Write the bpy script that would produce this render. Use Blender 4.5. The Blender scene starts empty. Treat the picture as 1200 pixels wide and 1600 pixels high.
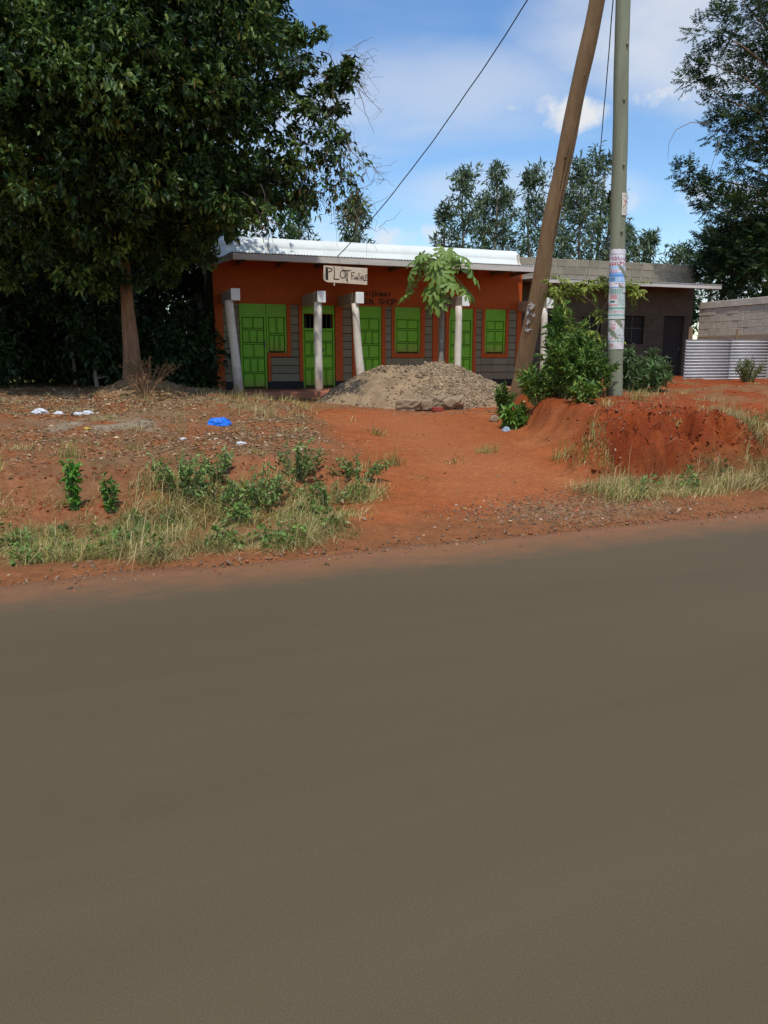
import bpy, bmesh, math, random
import numpy as np
from mathutils import Vector, Matrix

R = math.radians
scene = bpy.context.scene
COL = scene.collection
rng = np.random.default_rng(7)
random.seed(7)

# ------------------------------------------------------------------ camera
cam_data = bpy.data.cameras.new('camera')
cam = bpy.data.objects.new('camera', cam_data)
COL.objects.link(cam)
cam.location = (0, 0, 1.55)
cam.rotation_euler = (R(90 - 11.2), 0, 0)
cam_data.sensor_fit = 'AUTO'
cam_data.sensor_width = 36.0
cam_data.lens = 36.0 * 1210 / 1600
cam_data.clip_start = 0.05
cam_data.clip_end = 3000
scene.camera = cam

# ------------------------------------------------------------------ light
SUN_EL = 63.0
SUN_H = Vector((0.04, -1.0, 0)).normalized()          # horizontal direction towards the sun
to_sun = Vector((SUN_H.x * math.cos(R(SUN_EL)), SUN_H.y * math.cos(R(SUN_EL)), math.sin(R(SUN_EL))))
sun_data = bpy.data.lights.new('sun', 'SUN')
sun_data.energy = 3.3
sun_data.angle = R(0.53)
sun_data.color = (1.0, 0.95, 0.87)
sun = bpy.data.objects.new('sun', sun_data)
COL.objects.link(sun)
sun.rotation_euler = (-to_sun).to_track_quat('-Z', 'Y').to_euler()
sun.location = (5, -15, 30)

world = bpy.data.worlds.new('World')
scene.world = world
world.use_nodes = True
wn, wl = world.node_tree.nodes, world.node_tree.links
wn.clear()
def wnode(t, **kw):
    n = wn.new(t)
    for k, v in kw.items():
        setattr(n, k, v)
    return n
sky = wnode('ShaderNodeTexSky', sky_type='NISHITA')
sky.sun_disc = False
sky.sun_elevation = R(SUN_EL)
sky.sun_rotation = math.atan2(SUN_H.x, SUN_H.y)
sky.air_density = 1.15
sky.dust_density = 0.15
sky.ozone_density = 2.5
sky.altitude = 300
bg_sky = wnode('ShaderNodeBackground'); bg_sky.inputs['Strength'].default_value = 0.15
hsv = wnode('ShaderNodeHueSaturation'); hsv.inputs['Saturation'].default_value = 1.22; hsv.inputs['Hue'].default_value = 0.504; hsv.inputs['Value'].default_value = 1.12
wl.new(sky.outputs[0], hsv.inputs['Color'])
wl.new(hsv.outputs[0], bg_sky.inputs['Color'])
bg_cl = wnode('ShaderNodeBackground'); bg_cl.inputs['Color'].default_value = (0.93, 0.96, 1.0, 1)
bg_cl.inputs['Strength'].default_value = 0.85
tc = wnode('ShaderNodeTexCoord')
sep = wnode('ShaderNodeSeparateXYZ'); wl.new(tc.outputs['Generated'], sep.inputs[0])
def wmath(op, a, b=None, clamp=False):
    n = wnode('ShaderNodeMath', operation=op); n.use_clamp = clamp
    for i, x in enumerate((a, b)):
        if x is None: continue
        if isinstance(x, (int, float)): n.inputs[i].default_value = x
        else: wl.new(x, n.inputs[i])
    return n.outputs[0]
zz = wmath('ADD', wmath('MAXIMUM', sep.outputs[2], 0.0), 0.16)      # a cloud layer seen in perspective
comb = wnode('ShaderNodeCombineXYZ')
wl.new(wmath('DIVIDE', sep.outputs[0], zz), comb.inputs[0])
wl.new(wmath('DIVIDE', sep.outputs[1], zz), comb.inputs[1])
def wnoise(vec, scale, detail, rough, loc=(0, 0, 0), scl=(1, 1, 1)):
    m = wnode('ShaderNodeMapping'); m.inputs['Location'].default_value = loc; m.inputs['Scale'].default_value = scl
    wl.new(vec, m.inputs[0])
    n = wnode('ShaderNodeTexNoise'); n.inputs['Scale'].default_value = scale
    n.inputs['Detail'].default_value = detail; n.inputs['Roughness'].default_value = rough
    wl.new(m.outputs[0], n.inputs['Vector'])
    return n.outputs['Fac']
def wramp(x, a, b, lo=0.0, hi=1.0):
    n = wnode('ShaderNodeMapRange'); n.interpolation_type = 'SMOOTHSTEP'
    wl.new(x, n.inputs[0]); n.inputs[1].default_value = a; n.inputs[2].default_value = b
    n.inputs[3].default_value = lo; n.inputs[4].default_value = hi
    return n.outputs[0]
veil = wramp(wnoise(comb.outputs[0], 0.62, 5, 0.5, (3.4, 1.2, 0), (0.8, 1.5, 1)), 0.39, 0.66, 0.02, 0.74)
puffs = None
nz = wnoise(tc.outputs['Generated'], 17.0, 8, 0.58)
# small cumulus heaps: direction (x, z over y), half size, strength
for (cx, cz, sx, sz, k) in ((0.210, 0.289, 0.055, 0.020, 1.0), (0.322, 0.309, 0.045, 0.018, 1.0), (0.43, 0.192, 0.07, 0.022, 0.9),
                            (0.024, 0.146, 0.07, 0.018, 0.9), (-0.17, 0.166, 0.10, 0.03, 0.8), (0.29, 0.19, 0.03, 0.014, 0.5), (-0.75, 0.25, .12, .03, .9),
                            (0.9, 0.3, .1, .03, .9), (-1.6, 0.5, .2, .05, .9), (1.7, 0.4, .2, .06, .9)):
    yy = wmath('MAXIMUM', sep.outputs[1], 0.001)
    px = wmath('DIVIDE', wmath('SUBTRACT', wmath('DIVIDE', sep.outputs[0], yy), cx), sx)
    pz = wmath('DIVIDE', wmath('SUBTRACT', wmath('DIVIDE', sep.outputs[2], yy), cz), sz)
    r2 = wmath('ADD', wmath('MULTIPLY', px, px), wmath('MULTIPLY', pz, pz))
    f = wmath('SUBTRACT', wmath('ADD', 1.0, wmath('MULTIPLY', wmath('SUBTRACT', nz, 0.5), 6.0)), r2)
    f = wramp(f, -0.5, 1.3, 0.0, k)
    puffs = f if puffs is None else wmath('MAXIMUM', puffs, f)
nv = wnoise(tc.outputs['Generated'], 5.0, 5, 0.5, (0, 0, 0), (1, 1, 2.2))
for (cx, cz, sx, sz, k) in ((0.36, 0.40, 0.17, 0.085, 0.92), (0.08, 0.315, 0.15, 0.045, 0.50), (0.16, 0.20, 0.14, 0.03, 0.45), (-0.7, 0.42, 0.2, 0.08, 0.6), (1.0, 0.5, 0.3, 0.1, 0.6)):
    yy = wmath('MAXIMUM', sep.outputs[1], 0.001)
    px = wmath('DIVIDE', wmath('SUBTRACT', wmath('DIVIDE', sep.outputs[0], yy), cx), sx)
    pz = wmath('DIVIDE', wmath('SUBTRACT', wmath('DIVIDE', sep.outputs[2], yy), cz), sz)
    r2 = wmath('ADD', wmath('MULTIPLY', px, px), wmath('MULTIPLY', pz, pz))
    f = wramp(wmath('SUBTRACT', wmath('ADD', 1.0, wmath('MULTIPLY', wmath('SUBTRACT', nv, 0.5), 3.5)), r2), -1.2, 1.6, 0.0, k)
    veil = wmath('MAXIMUM', veil, f)
fac = wmath('MAXIMUM', veil, puffs, True)
mixw = wnode('ShaderNodeMixShader')
wl.new(fac, mixw.inputs[0]); wl.new(bg_sky.outputs[0], mixw.inputs[1]); wl.new(bg_cl.outputs[0], mixw.inputs[2])
wout = wnode('ShaderNodeOutputWorld'); wl.new(mixw.outputs[0], wout.inputs[0])

scene.view_settings.view_transform = 'Standard'
scene.view_settings.look = 'None'
scene.view_settings.exposure = 0.0
scene.view_settings.gamma = 1.0
scene.view_settings.use_curve_mapping = False
scene.cycles.max_bounces = 8
scene.cycles.transparent_max_bounces = 8

# ------------------------------------------------------------------ materials
MATS = {}
def mat(name, col, var=0.18, scale=6.0, rough=0.85, bump=0.0, bscale=40.0, attr=False, rand=0.0, metal=0.0, stain=None, stain_scale=1.5, stain_amt=0.5, stretch=(1, 1, 1), translucent=0.0, spec=0.3, dirt=None):
    if name in MATS: return MATS[name]
    m = bpy.data.materials.new(name); m.use_nodes = True
    n, l = m.node_tree.nodes, m.node_tree.links
    b = n['Principled BSDF']
    b.inputs['Roughness'].default_value = rough
    b.inputs['Metallic'].default_value = metal
    b.inputs['Specular IOR Level'].default_value = spec
    tcn = n.new('ShaderNodeTexCoord'); mp = n.new('ShaderNodeMapping'); mp.inputs['Scale'].default_value = stretch
    l.new(tcn.outputs['Object'], mp.inputs[0])
    nt = n.new('ShaderNodeTexNoise'); nt.inputs['Scale'].default_value = scale; nt.inputs['Detail'].default_value = 6; nt.inputs['Roughness'].default_value = 0.62
    l.new(mp.outputs[0], nt.inputs['Vector'])
    mr = n.new('ShaderNodeMapRange'); mr.inputs[1].default_value = 0.3; mr.inputs[2].default_value = 0.7
    mr.inputs[3].default_value = 1 - var; mr.inputs[4].default_value = 1 + var
    l.new(nt.outputs['Fac'], mr.inputs[0])
    if attr:
        src = n.new('ShaderNodeAttribute'); src.attribute_name = 'tint'; csock = src.outputs['Color']
    else:
        src = n.new('ShaderNodeRGB'); src.outputs[0].default_value = (*col, 1); csock = src.outputs[0]
    if stain:
        ns = n.new('ShaderNodeTexNoise'); ns.inputs['Scale'].default_value = stain_scale; ns.inputs['Detail'].default_value = 8; ns.inputs['Roughness'].default_value = 0.7
        l.new(mp.outputs[0], ns.inputs['Vector'])
        ms = n.new('ShaderNodeMapRange'); ms.inputs[1].default_value = 0.45; ms.inputs[2].default_value = 0.72; ms.inputs[3].default_value = 0; ms.inputs[4].default_value = stain_amt
        l.new(ns.outputs['Fac'], ms.inputs[0])
        mx = n.new('ShaderNodeMixRGB'); l.new(ms.outputs[0], mx.inputs[0]); l.new(csock, mx.inputs[1]); mx.inputs[2].default_value = (*stain, 1)
        csock = mx.outputs[0]
    if dirt:                                              # red earth splashed up from the ground
        sz_ = n.new('ShaderNodeSeparateXYZ'); l.new(tcn.outputs['Object'], sz_.inputs[0])
        nd = n.new('ShaderNodeTexNoise'); nd.inputs['Scale'].default_value = 9; nd.inputs['Detail'].default_value = 7; nd.inputs['Roughness'].default_value = .7
        l.new(tcn.outputs['Object'], nd.inputs['Vector'])
        ma = n.new('ShaderNodeMath'); ma.operation = 'MULTIPLY_ADD'; l.new(nd.outputs['Fac'], ma.inputs[0]); ma.inputs[1].default_value = -(dirt[1] - dirt[0]) * 1.6; l.new(sz_.outputs[2], ma.inputs[2])
        md = n.new('ShaderNodeMapRange'); md.inputs[1].default_value = dirt[0] - (dirt[1] - dirt[0]) * .8; md.inputs[2].default_value = dirt[1] - (dirt[1] - dirt[0]) * .8; md.inputs[3].default_value = dirt[2]; md.inputs[4].default_value = 0
        l.new(ma.outputs[0], md.inputs[0])
        mxd = n.new('ShaderNodeMixRGB'); l.new(md.outputs[0], mxd.inputs[0]); l.new(csock, mxd.inputs[1]); mxd.inputs[2].default_value = (.30, .13, .06, 1)
        csock = mxd.outputs[0]
    val = mr.outputs[0]
    if rand:
        oi = n.new('ShaderNodeObjectInfo'); m2 = n.new('ShaderNodeMapRange'); m2.inputs[3].default_value = 1 - rand; m2.inputs[4].default_value = 1 + rand
        l.new(oi.outputs['Random'], m2.inputs[0])
        mm = n.new('ShaderNodeMath'); mm.operation = 'MULTIPLY'; l.new(val, mm.inputs[0]); l.new(m2.outputs[0], mm.inputs[1]); val = mm.outputs[0]
    vm = n.new('ShaderNodeVectorMath'); vm.operation = 'SCALE'
    l.new(csock, vm.inputs[0]); l.new(val, vm.inputs['Scale'])
    l.new(vm.outputs[0], b.inputs['Base Color'])
    if bump:
        bn = n.new('ShaderNodeTexNoise'); bn.inputs['Scale'].default_value = bscale; bn.inputs['Detail'].default_value = 5
        l.new(mp.outputs[0], bn.inputs['Vector'])
        bp = n.new('ShaderNodeBump'); bp.inputs['Strength'].default_value = bump; bp.inputs['Distance'].default_value = 0.02
        l.new(bn.outputs['Fac'], bp.inputs['Height']); l.new(bp.outputs[0], b.inputs['Normal'])
    if translucent:
        tr = n.new('ShaderNodeBsdfTranslucent'); l.new(vm.outputs[0], tr.inputs['Color'])
        mxs = n.new('ShaderNodeMixShader'); mxs.inputs[0].default_value = translucent
        out = n['Material Output']
        l.new(b.outputs[0], mxs.inputs[1]); l.new(tr.outputs[0], mxs.inputs[2]); l.new(mxs.outputs[0], out.inputs['Surface'])
    MATS[name] = m
    return m

# ------------------------------------------------------------------ object helpers
def tag(o, label=None, cat=None, group=None, kind=None):
    if label: o['label'] = label
    if cat: o['category'] = cat
    if group: o['group'] = group
    if kind: o['kind'] = kind
    return o
def link(name, me, material=None, parent=None, loc=None, rz=None):
    o = bpy.data.objects.new(name, me)
    COL.objects.link(o)
    if material is not None and me is not None and len(me.materials) == 0: me.materials.append(material)
    if parent is not None: o.parent = parent
    if loc is not None: o.location = loc
    if rz is not None: o.rotation_euler = (0, 0, rz)
    return o
def empty(name, loc=(0, 0, 0), rz=0.0, label=None, cat=None, group=None):
    o = bpy.data.objects.new(name, None); o.empty_display_size = 0.2
    COL.objects.link(o); o.location = loc; o.rotation_euler = (0, 0, rz)
    return tag(o, label, cat, group)
def np_mesh(name, V, faces, tint=None, smooth=False):
    """V (n,3); faces: list of (m,k) index arrays; tint (n,3) per-vertex colour"""
    me = bpy.data.meshes.new(name)
    V = np.asarray(V, np.float32)
    me.vertices.add(len(V)); me.vertices.foreach_set('co', V.ravel())
    if not isinstance(faces, (list, tuple)): faces = [faces]
    faces = [np.asarray(f, np.int32) for f in faces if len(f)]
    idx = np.concatenate([f.ravel() for f in faces])
    cnt = np.concatenate([np.full(len(f), f.shape[1], np.int32) for f in faces])
    st = np.concatenate([[0], np.cumsum(cnt)[:-1]]).astype(np.int32)
    me.loops.add(len(idx)); me.loops.foreach_set('vertex_index', idx)
    me.polygons.add(len(cnt)); me.polygons.foreach_set('loop_start', st); me.polygons.foreach_set('loop_total', cnt)
    if smooth: me.polygons.foreach_set('use_smooth', np.ones(len(cnt), bool))
    me.update(calc_edges=True); me.validate()
    if tint is not None:
        a = me.color_attributes.new('tint', 'FLOAT_COLOR', 'POINT')
        c = np.ones((len(V), 4), np.float32); c[:, :3] = tint
        a.data.foreach_set('color', c.ravel())
    return me
class MB:
    """collects boxes, prisms and tubes into one mesh"""
    def __init__(s): s.v = []; s.f = []
    def box(s, x0, x1, y0, y1, z0, z1):
        b = len(s.v)
        s.v += [(x0, y0, z0), (x1, y0, z0), (x1, y1, z0), (x0, y1, z0), (x0, y0, z1), (x1, y0, z1), (x1, y1, z1), (x0, y1, z1)]
        s.f += [(b, b+3, b+2, b+1), (b+4, b+5, b+6, b+7), (b, b+1, b+5, b+4), (b+1, b+2, b+6, b+5), (b+2, b+3, b+7, b+6), (b+3, b, b+4, b+7)]
        return s
    def obox(s, p, q, w, h):
        """bar from p to q with width w and height h"""
        p, q = Vector(p), Vector(q); d = (q - p).normalized()
        up = Vector((0, 0, 1)) if abs(d.z) < 0.95 else Vector((1, 0, 0))
        a = d.cross(up).normalized() * w / 2; c = a.cross(d).normalized() * h / 2
        b = len(s.v)
        for t in (p, q):
            s.v += [tuple(t - a - c), tuple(t + a - c), tuple(t + a + c), tuple(t - a + c)]
        s.f += [(b, b+1, b+2, b+3), (b+7, b+6, b+5, b+4), (b, b+4, b+5, b+1), (b+1, b+5, b+6, b+2), (b+2, b+6, b+7, b+3), (b+3, b+7, b+4, b)]
        return s
    def tube(s, pts, rad, n=8, cap=True):
        pts = [Vector(p) for p in pts]
        if isinstance(rad, (int, float)): rad = [rad] * len(pts)
        b = len(s.v)
        ref = None
        for i, p in enumerate(pts):
            d = (pts[min(i+1, len(pts)-1)] - pts[max(i-1, 0)])
            d = d.normalized() if d.length > 1e-9 else Vector((0, 0, 1))
            if ref is None: ref = Vector((1, 0, 0)) if abs(d.x) < 0.8 else Vector((0, 1, 0))
            a = (ref - d * ref.dot(d)).normalized(); ref = a; c = d.cross(a)
            for k in range(n):
                t = 2 * math.pi * k / n
                s.v.append(tuple(p + (a * math.cos(t) + c * math.sin(t)) * rad[i]))
        for i in range(len(pts) - 1):
            for k in range(n):
                k2 = (k + 1) % n
                s.f.append((b+i*n+k, b+i*n+k2, b+(i+1)*n+k2, b+(i+1)*n+k))
        if cap:
            s.f.append(tuple(b + k for k in range(n))[::-1]); e = b + (len(pts)-1)*n
            s.f.append(tuple(e + k for k in range(n)))
        return s
    def prism(s, poly, y0, y1):
        """polygon in xz extruded along y"""
        b = len(s.v); n = len(poly)
        s.v += [(x, y0, z) for x, z in poly] + [(x, y1, z) for x, z in poly]
        s.f.append(tuple(b + k for k in range(n))); s.f.append(tuple(b + n + k for k in range(n))[::-1])
        for k in range(n):
            k2 = (k + 1) % n
            s.f.append((b + k, b + n + k, b + n + k2, b + k2))
        return s
    def mesh(s, name, smooth=False):
        me = bpy.data.meshes.new(name); me.from_pydata(s.v, [], s.f); me.update()
        bm = bmesh.new(); bm.from_mesh(me); bmesh.ops.recalc_face_normals(bm, faces=bm.faces); bm.to_mesh(me); bm.free()
        if smooth:
            me.polygons.foreach_set('use_smooth', np.ones(len(me.polygons), bool))
        return me
    def build(s, name, material, parent=None, smooth=False, **kw):
        return link(name, s.mesh(name, smooth), material, parent, **kw)
def bevel(o, w=0.006, seg=1):
    m = o.modifiers.new('bevel', 'BEVEL'); m.width = w; m.segments = seg; m.limit_method = 'ANGLE'
    return o

# ------------------------------------------------------------------ noise
_tab = np.random.default_rng(3).random((256, 256))
def vnoise(x, y, seed=0):
    x = np.asarray(x, float) + seed * 17.31; y = np.asarray(y, float) + seed * 9.17
    xi = np.floor(x).astype(int); yi = np.floor(y).astype(int); fx = x - xi; fy = y - yi
    fx = fx * fx * (3 - 2 * fx); fy = fy * fy * (3 - 2 * fy)
    g = lambda a, b: _tab[a & 255, b & 255]
    return (g(xi, yi) * (1 - fx) + g(xi + 1, yi) * fx) * (1 - fy) + (g(xi, yi + 1) * (1 - fx) + g(xi + 1, yi + 1) * fx) * fy - 0.5
def fbm(x, y, seed=0, oct=4, gain=0.5):
    t = 0; a = 1.0; f = 1.0
    for i in range(oct):
        t = t + a * vnoise(x * f, y * f, seed + i * 3); a *= gain; f *= 2.03
    return t
def sstep(a, b, x):
    t = np.clip((x - a) / (b - a), 0, 1); return t * t * (3 - 2 * t)

# ------------------------------------------------------------------ terrain
ROAD_A = R(22.5)
EX, EY = math.cos(ROAD_A), math.sin(ROAD_A)
def road_sd(x, y):
    dx, dy = x, y - 6.287
    return dx * EX + dy * EY, -dx * EY + dy * EX
DRIVE = ([-50, 0, .6, 1.5, 3, 5, 8, 12, 14, 30, 600], [-.03, -.012, .02, .10, .27, .43, .58, .64, .68, .9, 1.0])
LEFT = ([-50, 0, .35, .9, 1.5, 2.0, 2.6, 3.2, 5.8, 9, 12, 16, 600], [-.03, -.012, .015, -.04, -.03, .12, .40, .50, .62, .80, .92, .98, 1.0])
RIGHT = ([-50, 0, .5, 1.0, 1.5, 1.78, 2.25, 2.8, 4.3, 7, 10, 16, 600], [-.03, -.012, .02, .05, .10, .24, .76, .86, .93, 1.0, 1.05, .95, 1.0])
RIGHT2 = ([-50, 0, .6, 1.2, 2, 3, 4.5, 7, 10, 16, 600], [-.03, -.012, .03, .10, .34, .62, .86, .98, 1.05, .95, 1.0])
SL = ([0, 1.0, 1.7, 3.3, 7.4, 12, 16, 40], [-.6, .2, .6, 1.0, 1.8, 1.0, -3, -40])
SR = ([0, 1.0, 1.5, 3, 7, 9, 12, 40], [5.2, 4.2, 3.2, 3.9, 5.4, 7.0, 12, 60])
def weights(x, y):
    s, d = road_sd(x, y)
    wob = fbm(x * 1.3, y * 1.3, 11, 3) * 0.55
    sl = np.interp(d, *SL); sr = np.interp(d, *SR)
    wl_ = 1 - sstep(sl - 0.75, sl + 0.35, s + wob)
    wr_ = sstep(sr - 0.25, sr + 0.55, s + wob * .7)
    return s, d, wl_, wr_
def terrain(x, y, detail=True):
    x = np.asarray(x, float); y = np.asarray(y, float)
    s, d, wl_, wr_ = weights(x, y)
    dj = d + fbm(x * .8, y * .8, 5, 3) * 0.35 * sstep(.8, 2.0, d)
    zd = np.interp(d, *DRIVE); zl = np.interp(dj, *LEFT); 
    w2 = sstep(5.7, 7.8, s)
    zr = np.interp(dj, *RIGHT) * (1 - w2) + np.interp(dj, *RIGHT2) * w2
    z = zd * (1 - wl_) * (1 - wr_) + zl * wl_ + zr * wr_
    off = sstep(0.05, 1.2, d)
    z = z + off * (fbm(x * .5, y * .5, 1, 3) * 0.07)
    # earth mound at the foot of the big tree
    z = z + 0.30 * np.exp(-(((x + 4.75) / 0.85) ** 2 + ((y - 15.6) / 0.95) ** 2) ** 1.3)
    if detail:
        rough = (0.35 + wl_ * .8 + wr_ * .8) * sstep(.2, 1.4, d)
        scd = (np.interp(d, *SL) + np.interp(d, *SR)) / 2 + .25 * np.sin(d * .7)
        z = z - .06 * np.exp(-((s - scd) / .9) ** 2) * sstep(1.2, 2.5, d) * (1 - sstep(8, 10, d))
        z = z + rough * fbm(x * 2.6, y * 2.6, 21, 4, .55) * 0.055
        z = z + sstep(-.1, .3, d) * fbm(x * 9, y * 9, 31, 3, .6) * 0.012
        bank = wr_ * sstep(1.5, 1.8, dj) * (1 - sstep(2.4, 3.3, dj)) * (1 - w2 * .8)
        lbank = wl_ * sstep(1.6, 2.0, dj) * (1 - sstep(2.7, 3.3, dj))
        rid = np.abs(fbm(s * 3.4 + fbm(x * 2, y * 2, 43, 2), d * 1.4, 41, 4, .6))
        z = z + bank * (np.minimum(rid * 0.30 - 0.07, .05) + np.minimum(fbm(x * 3.3, y * 3.3, 45, 4, .68) * .55, .045) - np.clip(fbm(x * 5, y * 5, 47, 3, .6) - .14, 0, .3) * 1.0) + lbank * (rid * .12 - .02 + fbm(x * 6, y * 6, 46, 3) * .05)
    z = z - 0.004 * (d < 0)
    return z
def gz(x, y): return float(terrain(np.array([x]), np.array([y]))[0])

def axis(lo, a, b, hi, step, grow=1.18):
    mid = np.arange(a, b + step, step)
    r = [mid[-1]]; st = step
    while r[-1] < hi: st *= grow; r.append(r[-1] + st)
    q = [mid[0]]; st = step
    while q[-1] > lo: st *= grow; q.append(q[-1] - st)
    return np.concatenate([np.array(q[1:])[::-1], mid, np.array(r[1:])])
gx = axis(-900, -8.0, 9.5, 900, 0.048)
gy = axis(-300, 4.6, 16.5, 1500, 0.048)
GX, GY = np.meshgrid(gx, gy)
fx, fy = GX.ravel(), GY.ravel()
fz = terrain(fx, fy)
nx, ny = len(gx), len(gy)
ii = np.arange((ny - 1) * nx).reshape(ny - 1, nx)[:, :-1].ravel()
gfaces = np.stack([ii, ii + 1, ii + nx + 1, ii + nx], 1)
s_, d_, wl_, wr_ = weights(fx, fy)
def lerp(a, b, t): return a * (1 - t[:, None]) + np.array(b)[None, :] * t[:, None]
tint = np.tile(np.array([.40, .130, .052]), (len(fx), 1))
n1 = fbm(fx * .9, fy * .9, 51, 4); n2 = fbm(fx * 3.1, fy * 3.1, 55, 4); n3 = fbm(fx * 9, fy * 9, 59, 3)
tint = lerp(tint, (.46, .185, .09), sstep(-.15, .35, n1) * .6)                       # dusty tracks
tint = lerp(tint, (.36, .10, .036), sstep(.0, .4, n2) * .5)
dj_ = d_ + fbm(fx * .8, fy * .8, 5, 3) * 0.35
lb = wl_ * sstep(1.4, 1.9, dj_)
tint = lerp(tint, (.33, .148, .085), lb * (1 - sstep(2.8, 3.6, dj_)) * .9)           # raw red cut bank
grey = lb * sstep(2.3, 3.8, dj_ + n1 * 1.8) 
tint = lerp(tint, (.235, .150, .095), np.clip(grey * (.75 + n2 * .9), 0, 1))            # trampled earth with trodden litter
tint = lerp(tint, (.30, .225, .15), np.clip(grey * sstep(5.5, 8, d_) * (.4 + n2 * 1.2), 0, 1))
ash = np.exp(-(((fx + 4.0) / .9) ** 2 + ((fy - 11.2) / .7) ** 2))
tint = lerp(tint, (.36, .33, .30), np.clip(ash * (.6 + n2 * 1.6), 0, 1))              # pale ash patch
mound_t = np.exp(-(((fx + 4.75) / .95) ** 2 + ((fy - 15.4) / 1.0) ** 2) ** 2)
tint = lerp(tint, (.33, .235, .15), mound_t * .9)
rb = wr_ * sstep(1.3, 1.7, dj_)
tint = lerp(tint, (.33, .082, .030), rb * .95)
tint = lerp(tint, (.21, .045, .018), rb * (1 - sstep(2.4, 3.0, dj_)) * sstep(-.25, .25, n3 + n2) * .85)
tint = lerp(tint, (.30, .19, .11), rb * sstep(.05, .35, n1) * sstep(3, 5, d_) * .7)
vg = (wl_ + wr_ * .8) * sstep(.25, .7, d_) * (1 - sstep(1.5, 2.0, d_))
tint = lerp(tint, (.20, .145, .075), np.clip(vg, 0, 1) * .7)                        # verge under the grass
sh = (1 - sstep(.35, 1.1, d_ + n2 * .4))
tint = lerp(tint, (.29, .135, .070), sh * .85)                                        # dusty shoulder
gp = np.exp(-(((s_ - 2.6) / 1.15) ** 2 + ((d_ - .72) / .5) ** 2) ** 2)
tint = lerp(tint, (.30, .20, .125), np.clip(gp * (.75 + n3 * .7), 0, 1))              # spilled murram chips
yard = sstep(8.2, 9.0, d_ + n1 * .8) * (1 - wl_) * (1 - wr_)
tint = lerp(tint, (.30, .185, .105), yard * .8)
far = sstep(15, 22, d_)
tint = lerp(tint, (.16, .16, .05), far)
sc_ = (np.interp(d_, *SL) + np.interp(d_, *SR)) / 2 + .25 * np.sin(d_ * .7)
trk = np.exp(-((s_ - sc_) / .95) ** 2) * sstep(.9, 1.8, d_) * (1 - sstep(8.5, 10, d_)) * (1 - wl_) * (1 - wr_)
tint = lerp(tint, (.475, .190, .098), trk * (.75 + n1 * .4))
tint *= (1 + (n3 * .28 + n2 * .12) * (1 - trk * .75))[:, None]
tint = np.clip(tint * np.array([.74, .66, .50]), .008, .8)
ground_mat = mat('earth', (1, 1, 1), .22, 22, .95, .55, 60, attr=True, spec=.1)
ground = tag(link('ground', np_mesh('ground', np.stack([fx, fy, fz], 1), gfaces, tint, True), ground_mat), kind='structure')

# ------------------------------------------------------------------ road
def road_material():
    m = bpy.data.materials.new('asphalt'); m.use_nodes = True
    n, l = m.node_tree.nodes, m.node_tree.links
    b = n['Principled BSDF']; b.inputs['Roughness'].default_value = .85; b.inputs['Specular IOR Level'].default_value = .2
    t = n.new('ShaderNodeTexCoord')
    def noise(scale, det, ro=.6, stretch=(1, 1, 1)):
        mp = n.new('ShaderNodeMapping'); mp.inputs['Scale'].default_value = stretch; l.new(t.outputs['Object'], mp.inputs[0])
        k = n.new('ShaderNodeTexNoise'); k.inputs['Scale'].default_value = scale; k.inputs['Detail'].default_value = det; k.inputs['Roughness'].default_value = ro
        l.new(mp.outputs[0], k.inputs['Vector']); return k.outputs['Fac']
    def rng_(x, a, b_, c, d):
        k = n.new('ShaderNodeMapRange'); l.new(x, k.inputs[0])
        for i, v in enumerate((a, b_, c, d)): k.inputs[i + 1].default_value = v
        return k.outputs[0]
    def mixc(f, a, c):
        k = n.new('ShaderNodeMixRGB'); l.new(f, k.inputs[0])
        for i, v in ((1, a), (2, c)):
            if isinstance(v, tuple): k.inputs[i].default_value = (*v, 1)
            else: l.new(v, k.inputs[i])
        return k.outputs[0]
    c = mixc(rng_(noise(.5, 4, .5, (.25, 1.6, 1)), .35, .65, 0, 1), (.100, .073, .039), (.116, .085, .046))
    c = mixc(rng_(noise(1.3, 6, .65, (.12, 1.5, 1)), .45, .75, 0, .22), c, (.140, .104, .060))                 # dust films and wheel-worn bands
    c = mixc(rng_(noise(2.1, 7, .72), .60, .74, 0, .35), c, (.072, .055, .034))                         # faint old stains
    c = mixc(rng_(noise(160, 3, .7), .42, .62, 0, .40), c, (.064, .051, .032))                    # dark bitumen between chips
    c = mixc(rng_(noise(230, 2, .5), .60, .72, 0, .5), c, (.175, .14, .095))                      # pale stone chips
    # dust swept against the edge
    sx = n.new('ShaderNodeSeparateXYZ'); l.new(t.outputs['Object'], sx.inputs[0])
    ad = n.new('ShaderNodeMath'); ad.operation = 'MULTIPLY_ADD'; l.new(noise(.9, 5, .6, (.35, 1, 1)), ad.inputs[0]); ad.inputs[1].default_value = 1.1
    ad2 = n.new('ShaderNodeMath'); ad2.operation = 'MULTIPLY_ADD'; l.new(noise(7, 6, .7, (.5, 1, 1)), ad2.inputs[0]); ad2.inputs[1].default_value = .9; l.new(sx.outputs[1], ad2.inputs[2]); l.new(ad2.outputs[0], ad.inputs[2])
    ad3 = n.new('ShaderNodeMath'); ad3.operation = 'MULTIPLY_ADD'; l.new(noise(38, 5, .75), ad3.inputs[0]); ad3.inputs[1].default_value = .7; l.new(ad.outputs[0], ad3.inputs[2])
    c = mixc(rng_(ad3.outputs[0], .62, 1.28, 0, 1.0), c, (.235, .105, .047))
    l.new(c, b.inputs['Base Color'])
    bp = n.new('ShaderNodeBump'); bp.inputs['Strength'].default_value = .22; bp.inputs['Distance'].default_value = .004
    l.new(noise(210, 3), bp.inputs['Height']); l.new(bp.outputs[0], b.inputs['Normal'])
    return m
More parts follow.
